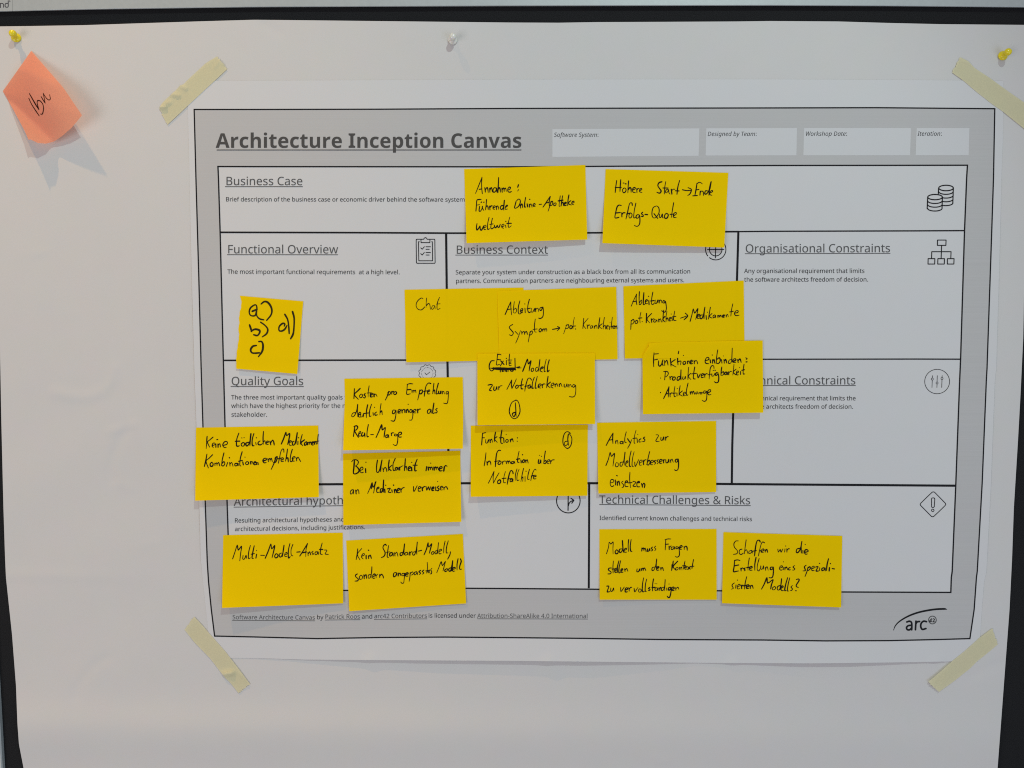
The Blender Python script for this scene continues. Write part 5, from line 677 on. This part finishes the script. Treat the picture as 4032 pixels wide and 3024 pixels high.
note('abcd', [(944, 1164.5), (1194, 1186.6), (1170.6, 1472.6), (931, 1451.8)], (2.2, 1.7), .5,
     'small half-torn yellow note lettered a) b) c) d), under the functional requirements line', M_YELLOW, ink=M_INKOLIVE, nv=44,
     edges=dict(left=[(944, 1164.5), (948, 1174), (950, 1182), (951.5, 1190), (949, 1202), (950, 1212), (943.4, 1227), (943.5, 1240), (940.5, 1252), (943, 1270), (939.5, 1287), (938.6, 1300),
                      (942.3, 1317), (940, 1326), (941.2, 1335), (937, 1352), (935.8, 1368), (932, 1385), (932.5, 1400), (929.5, 1415), (931, 1432), (930, 1440), (931, 1451.8)]))
# salmon note, upper left, curling away from the paper
note('ibu', [(11, 359), (123, 200), (323, 454), (112, 550)], (18.0, 23.0), .2,
     'salmon pink note reading Ibu, hanging slanted with its lower end curled off', M_PINK, ink=M_INKRED, group='', base=Hf, nu=34, nv=34,
     pressed=.12, facets=True,
     edges=dict(top=[(11, 359), (84, 256), (123, 200)], right=[(123, 200), (250, 346), (323, 454)], left=[(11, 359), (55, 437), (97, 515), (112, 550)],
                bot=[(112, 550), (120, 549), (149, 563), (180, 565.5), (212, 558), (244, 536), (283, 502), (323, 454)]))

# ------------------------------------------------------------------ masking tape
def tape(U, L, label, bumps, jag=((0, 0), (0, 0)), seed=1):
    nu, nv = 46, 14
    a, b = poly_at(U, nu), poly_at(L, nu)
    rnd = random.Random(seed)
    k = np.linspace(0, 1, nv)
    g = a[None]*(1-k)[:, None, None]+b[None]*k[:, None, None]
    ax = (a[-1]-a[0])/np.linalg.norm(a[-1]-a[0])
    for j in range(nv):            # torn, saw-toothed ends
        for e, i0 in ((-1, 0), (1, nu-1)):
            d = rnd.uniform(-1.6, 2.4)+(2.2 if j % 2 else 0)
            g[j, i0] += ax*e*d
    q = g.reshape(-1, 2); px, py = q[:, 0], q[:, 1]
    h = np.maximum(Hf(px, py)+.35, Hp(px, py)*.999)+.4
    for x0, y0, x1, y1, am, w in bumps:
        h = h+am*np.exp(-(seg_dist(px, py, [(x0, y0), (x1, y1)])/w)**2)
    c = P(np.mean(px), np.mean(py), 3)
    return mesh_obj('masking_tape', P(px, py, h), grid_faces(nu, nv), M_TAPE, origin=c, label=label, category='tape', group='strips of masking tape at the poster corners')
tape([(627, 424), (640, 404), (678, 368), (690, 358), (710, 336), (720, 334), (754, 301), (810, 249), (853, 223)], [(660, 490), (698, 455), (736, 419), (804, 355.5), (844, 319), (894, 272)],
     'wrinkled strip of masking tape at the upper left corner of the poster',
     [(622, 424, 652, 422, 2.2, 5), (650, 408, 670, 404, 1.3, 6), (676, 372, 706, 378, 1.6, 5), (708, 336, 732, 350, 1.3, 6), (862, 240, 846, 266, .5, 6), (872, 240, 880, 250, 1.0, 6)], seed=3)
tape([(3783, 226), (3813, 241), (3838, 268), (3899, 308), (3963, 355), (4032, 403), (4100, 450)], [(3750, 286), (3792, 316), (3844.5, 361), (3910, 412), (3952, 441), (4032, 506), (4100, 558)],
     'long strip of masking tape at the upper right, running out of frame', [(3795, 240, 3815, 245, 1.0, 8)], seed=5)
tape([(765, 2429), (795, 2461), (826.6, 2497), (890, 2569), (942.6, 2638), (983, 2692)], [(727, 2480), (763, 2526.6), (826.6, 2592), (869, 2647), (889, 2672), (903, 2684), (919, 2704), (938, 2728)],
     'strip of masking tape with a bulge at the lower left corner of the poster', [(884, 2655, 912, 2650, 3.2, 11), (950, 2662, 977, 2701, .9, 3), (935, 2640, 952, 2662, .5, 6), (912, 2678, 900, 2686, .3, 8)], seed=8)
tape([(3656, 2684), (3681.5, 2663), (3746.6, 2605.5), (3801, 2562), (3855, 2513), (3906, 2475)], [(3698, 2724), (3755.6, 2683), (3819, 2632.6), (3846, 2605.5), (3900, 2562), (3928, 2538)],
     'flat strip of masking tape at the lower right corner of the poster', [(3660, 2690, 3672, 2700, .7, 5)], seed=9)

# ------------------------------------------------------------------ push pins
def pin(base, head, mat, label):
    h0 = float(Hf(np.array(base[0]), np.array(base[1])))
    A = Vector(P(base[0], base[1], h0+.4)); B = Vector(P(head[0], head[1], h0+11.4))
    ax = (B-A); L = ax.length; ax.normalize()
    prof = [(0, 0), (3.6, 0), (4.55, .35), (4.75, 1.0), (4.6, 1.7), (3.9, 2.2), (2.9, 2.7), (2.35, 3.5), (2.1, 4.8), (2.1, 6.2), (2.45, 7.2), (3.1, 7.9), (3.5, 8.6), (3.62, 9.6), (3.5, 10.8), (3.1, 11.9), (2.3, 12.7), (1.2, 13.15), (0, 13.25)]
    n = 32; q = ax.to_track_quat('Z', 'Y')
    v = []; f = []
    for r, z in prof:
        for k in range(n):
            t = 2*math.pi*k/n
            v.append(A+q @ Vector((r*1e-3*math.cos(t), r*1e-3*math.sin(t), z*1e-3*L/.0122)))
    for i in range(len(prof)-1):
        for k in range(n): f.append((i*n+k, i*n+(k+1) % n, (i+1)*n+(k+1) % n, (i+1)*n+k))
    o = mesh_obj('push_pin', v, f, mat, origin=A, label=label, category='push pin', group='push pins holding the flip-chart paper')
    v = []; f = []
    for r, z in ((.55, .3), (.55, -6), (.02, -8.5)):
        for k in range(8):
            t = 2*math.pi*k/8; v.append(A+q @ Vector((r*1e-3*math.cos(t), r*1e-3*math.sin(t), z*1e-3)))
    for i in range(2):
        for k in range(8): f.append(((i+1)*8+k, (i+1)*8+(k+1) % 8, i*8+(k+1) % 8, i*8+k))
    mesh_obj('needle', v, f, M_STEEL, o)
pin((65, 150), (47, 128), M_PINY, 'yellow push pin at the upper left, above the salmon note')
pin((1782.5, 159), (1783, 141), M_PINW, 'white push pin at the top middle of the flip-chart paper')
pin((3946.5, 221), (3974, 201), M_PINY, 'yellow push pin at the upper right, above the long tape strip')
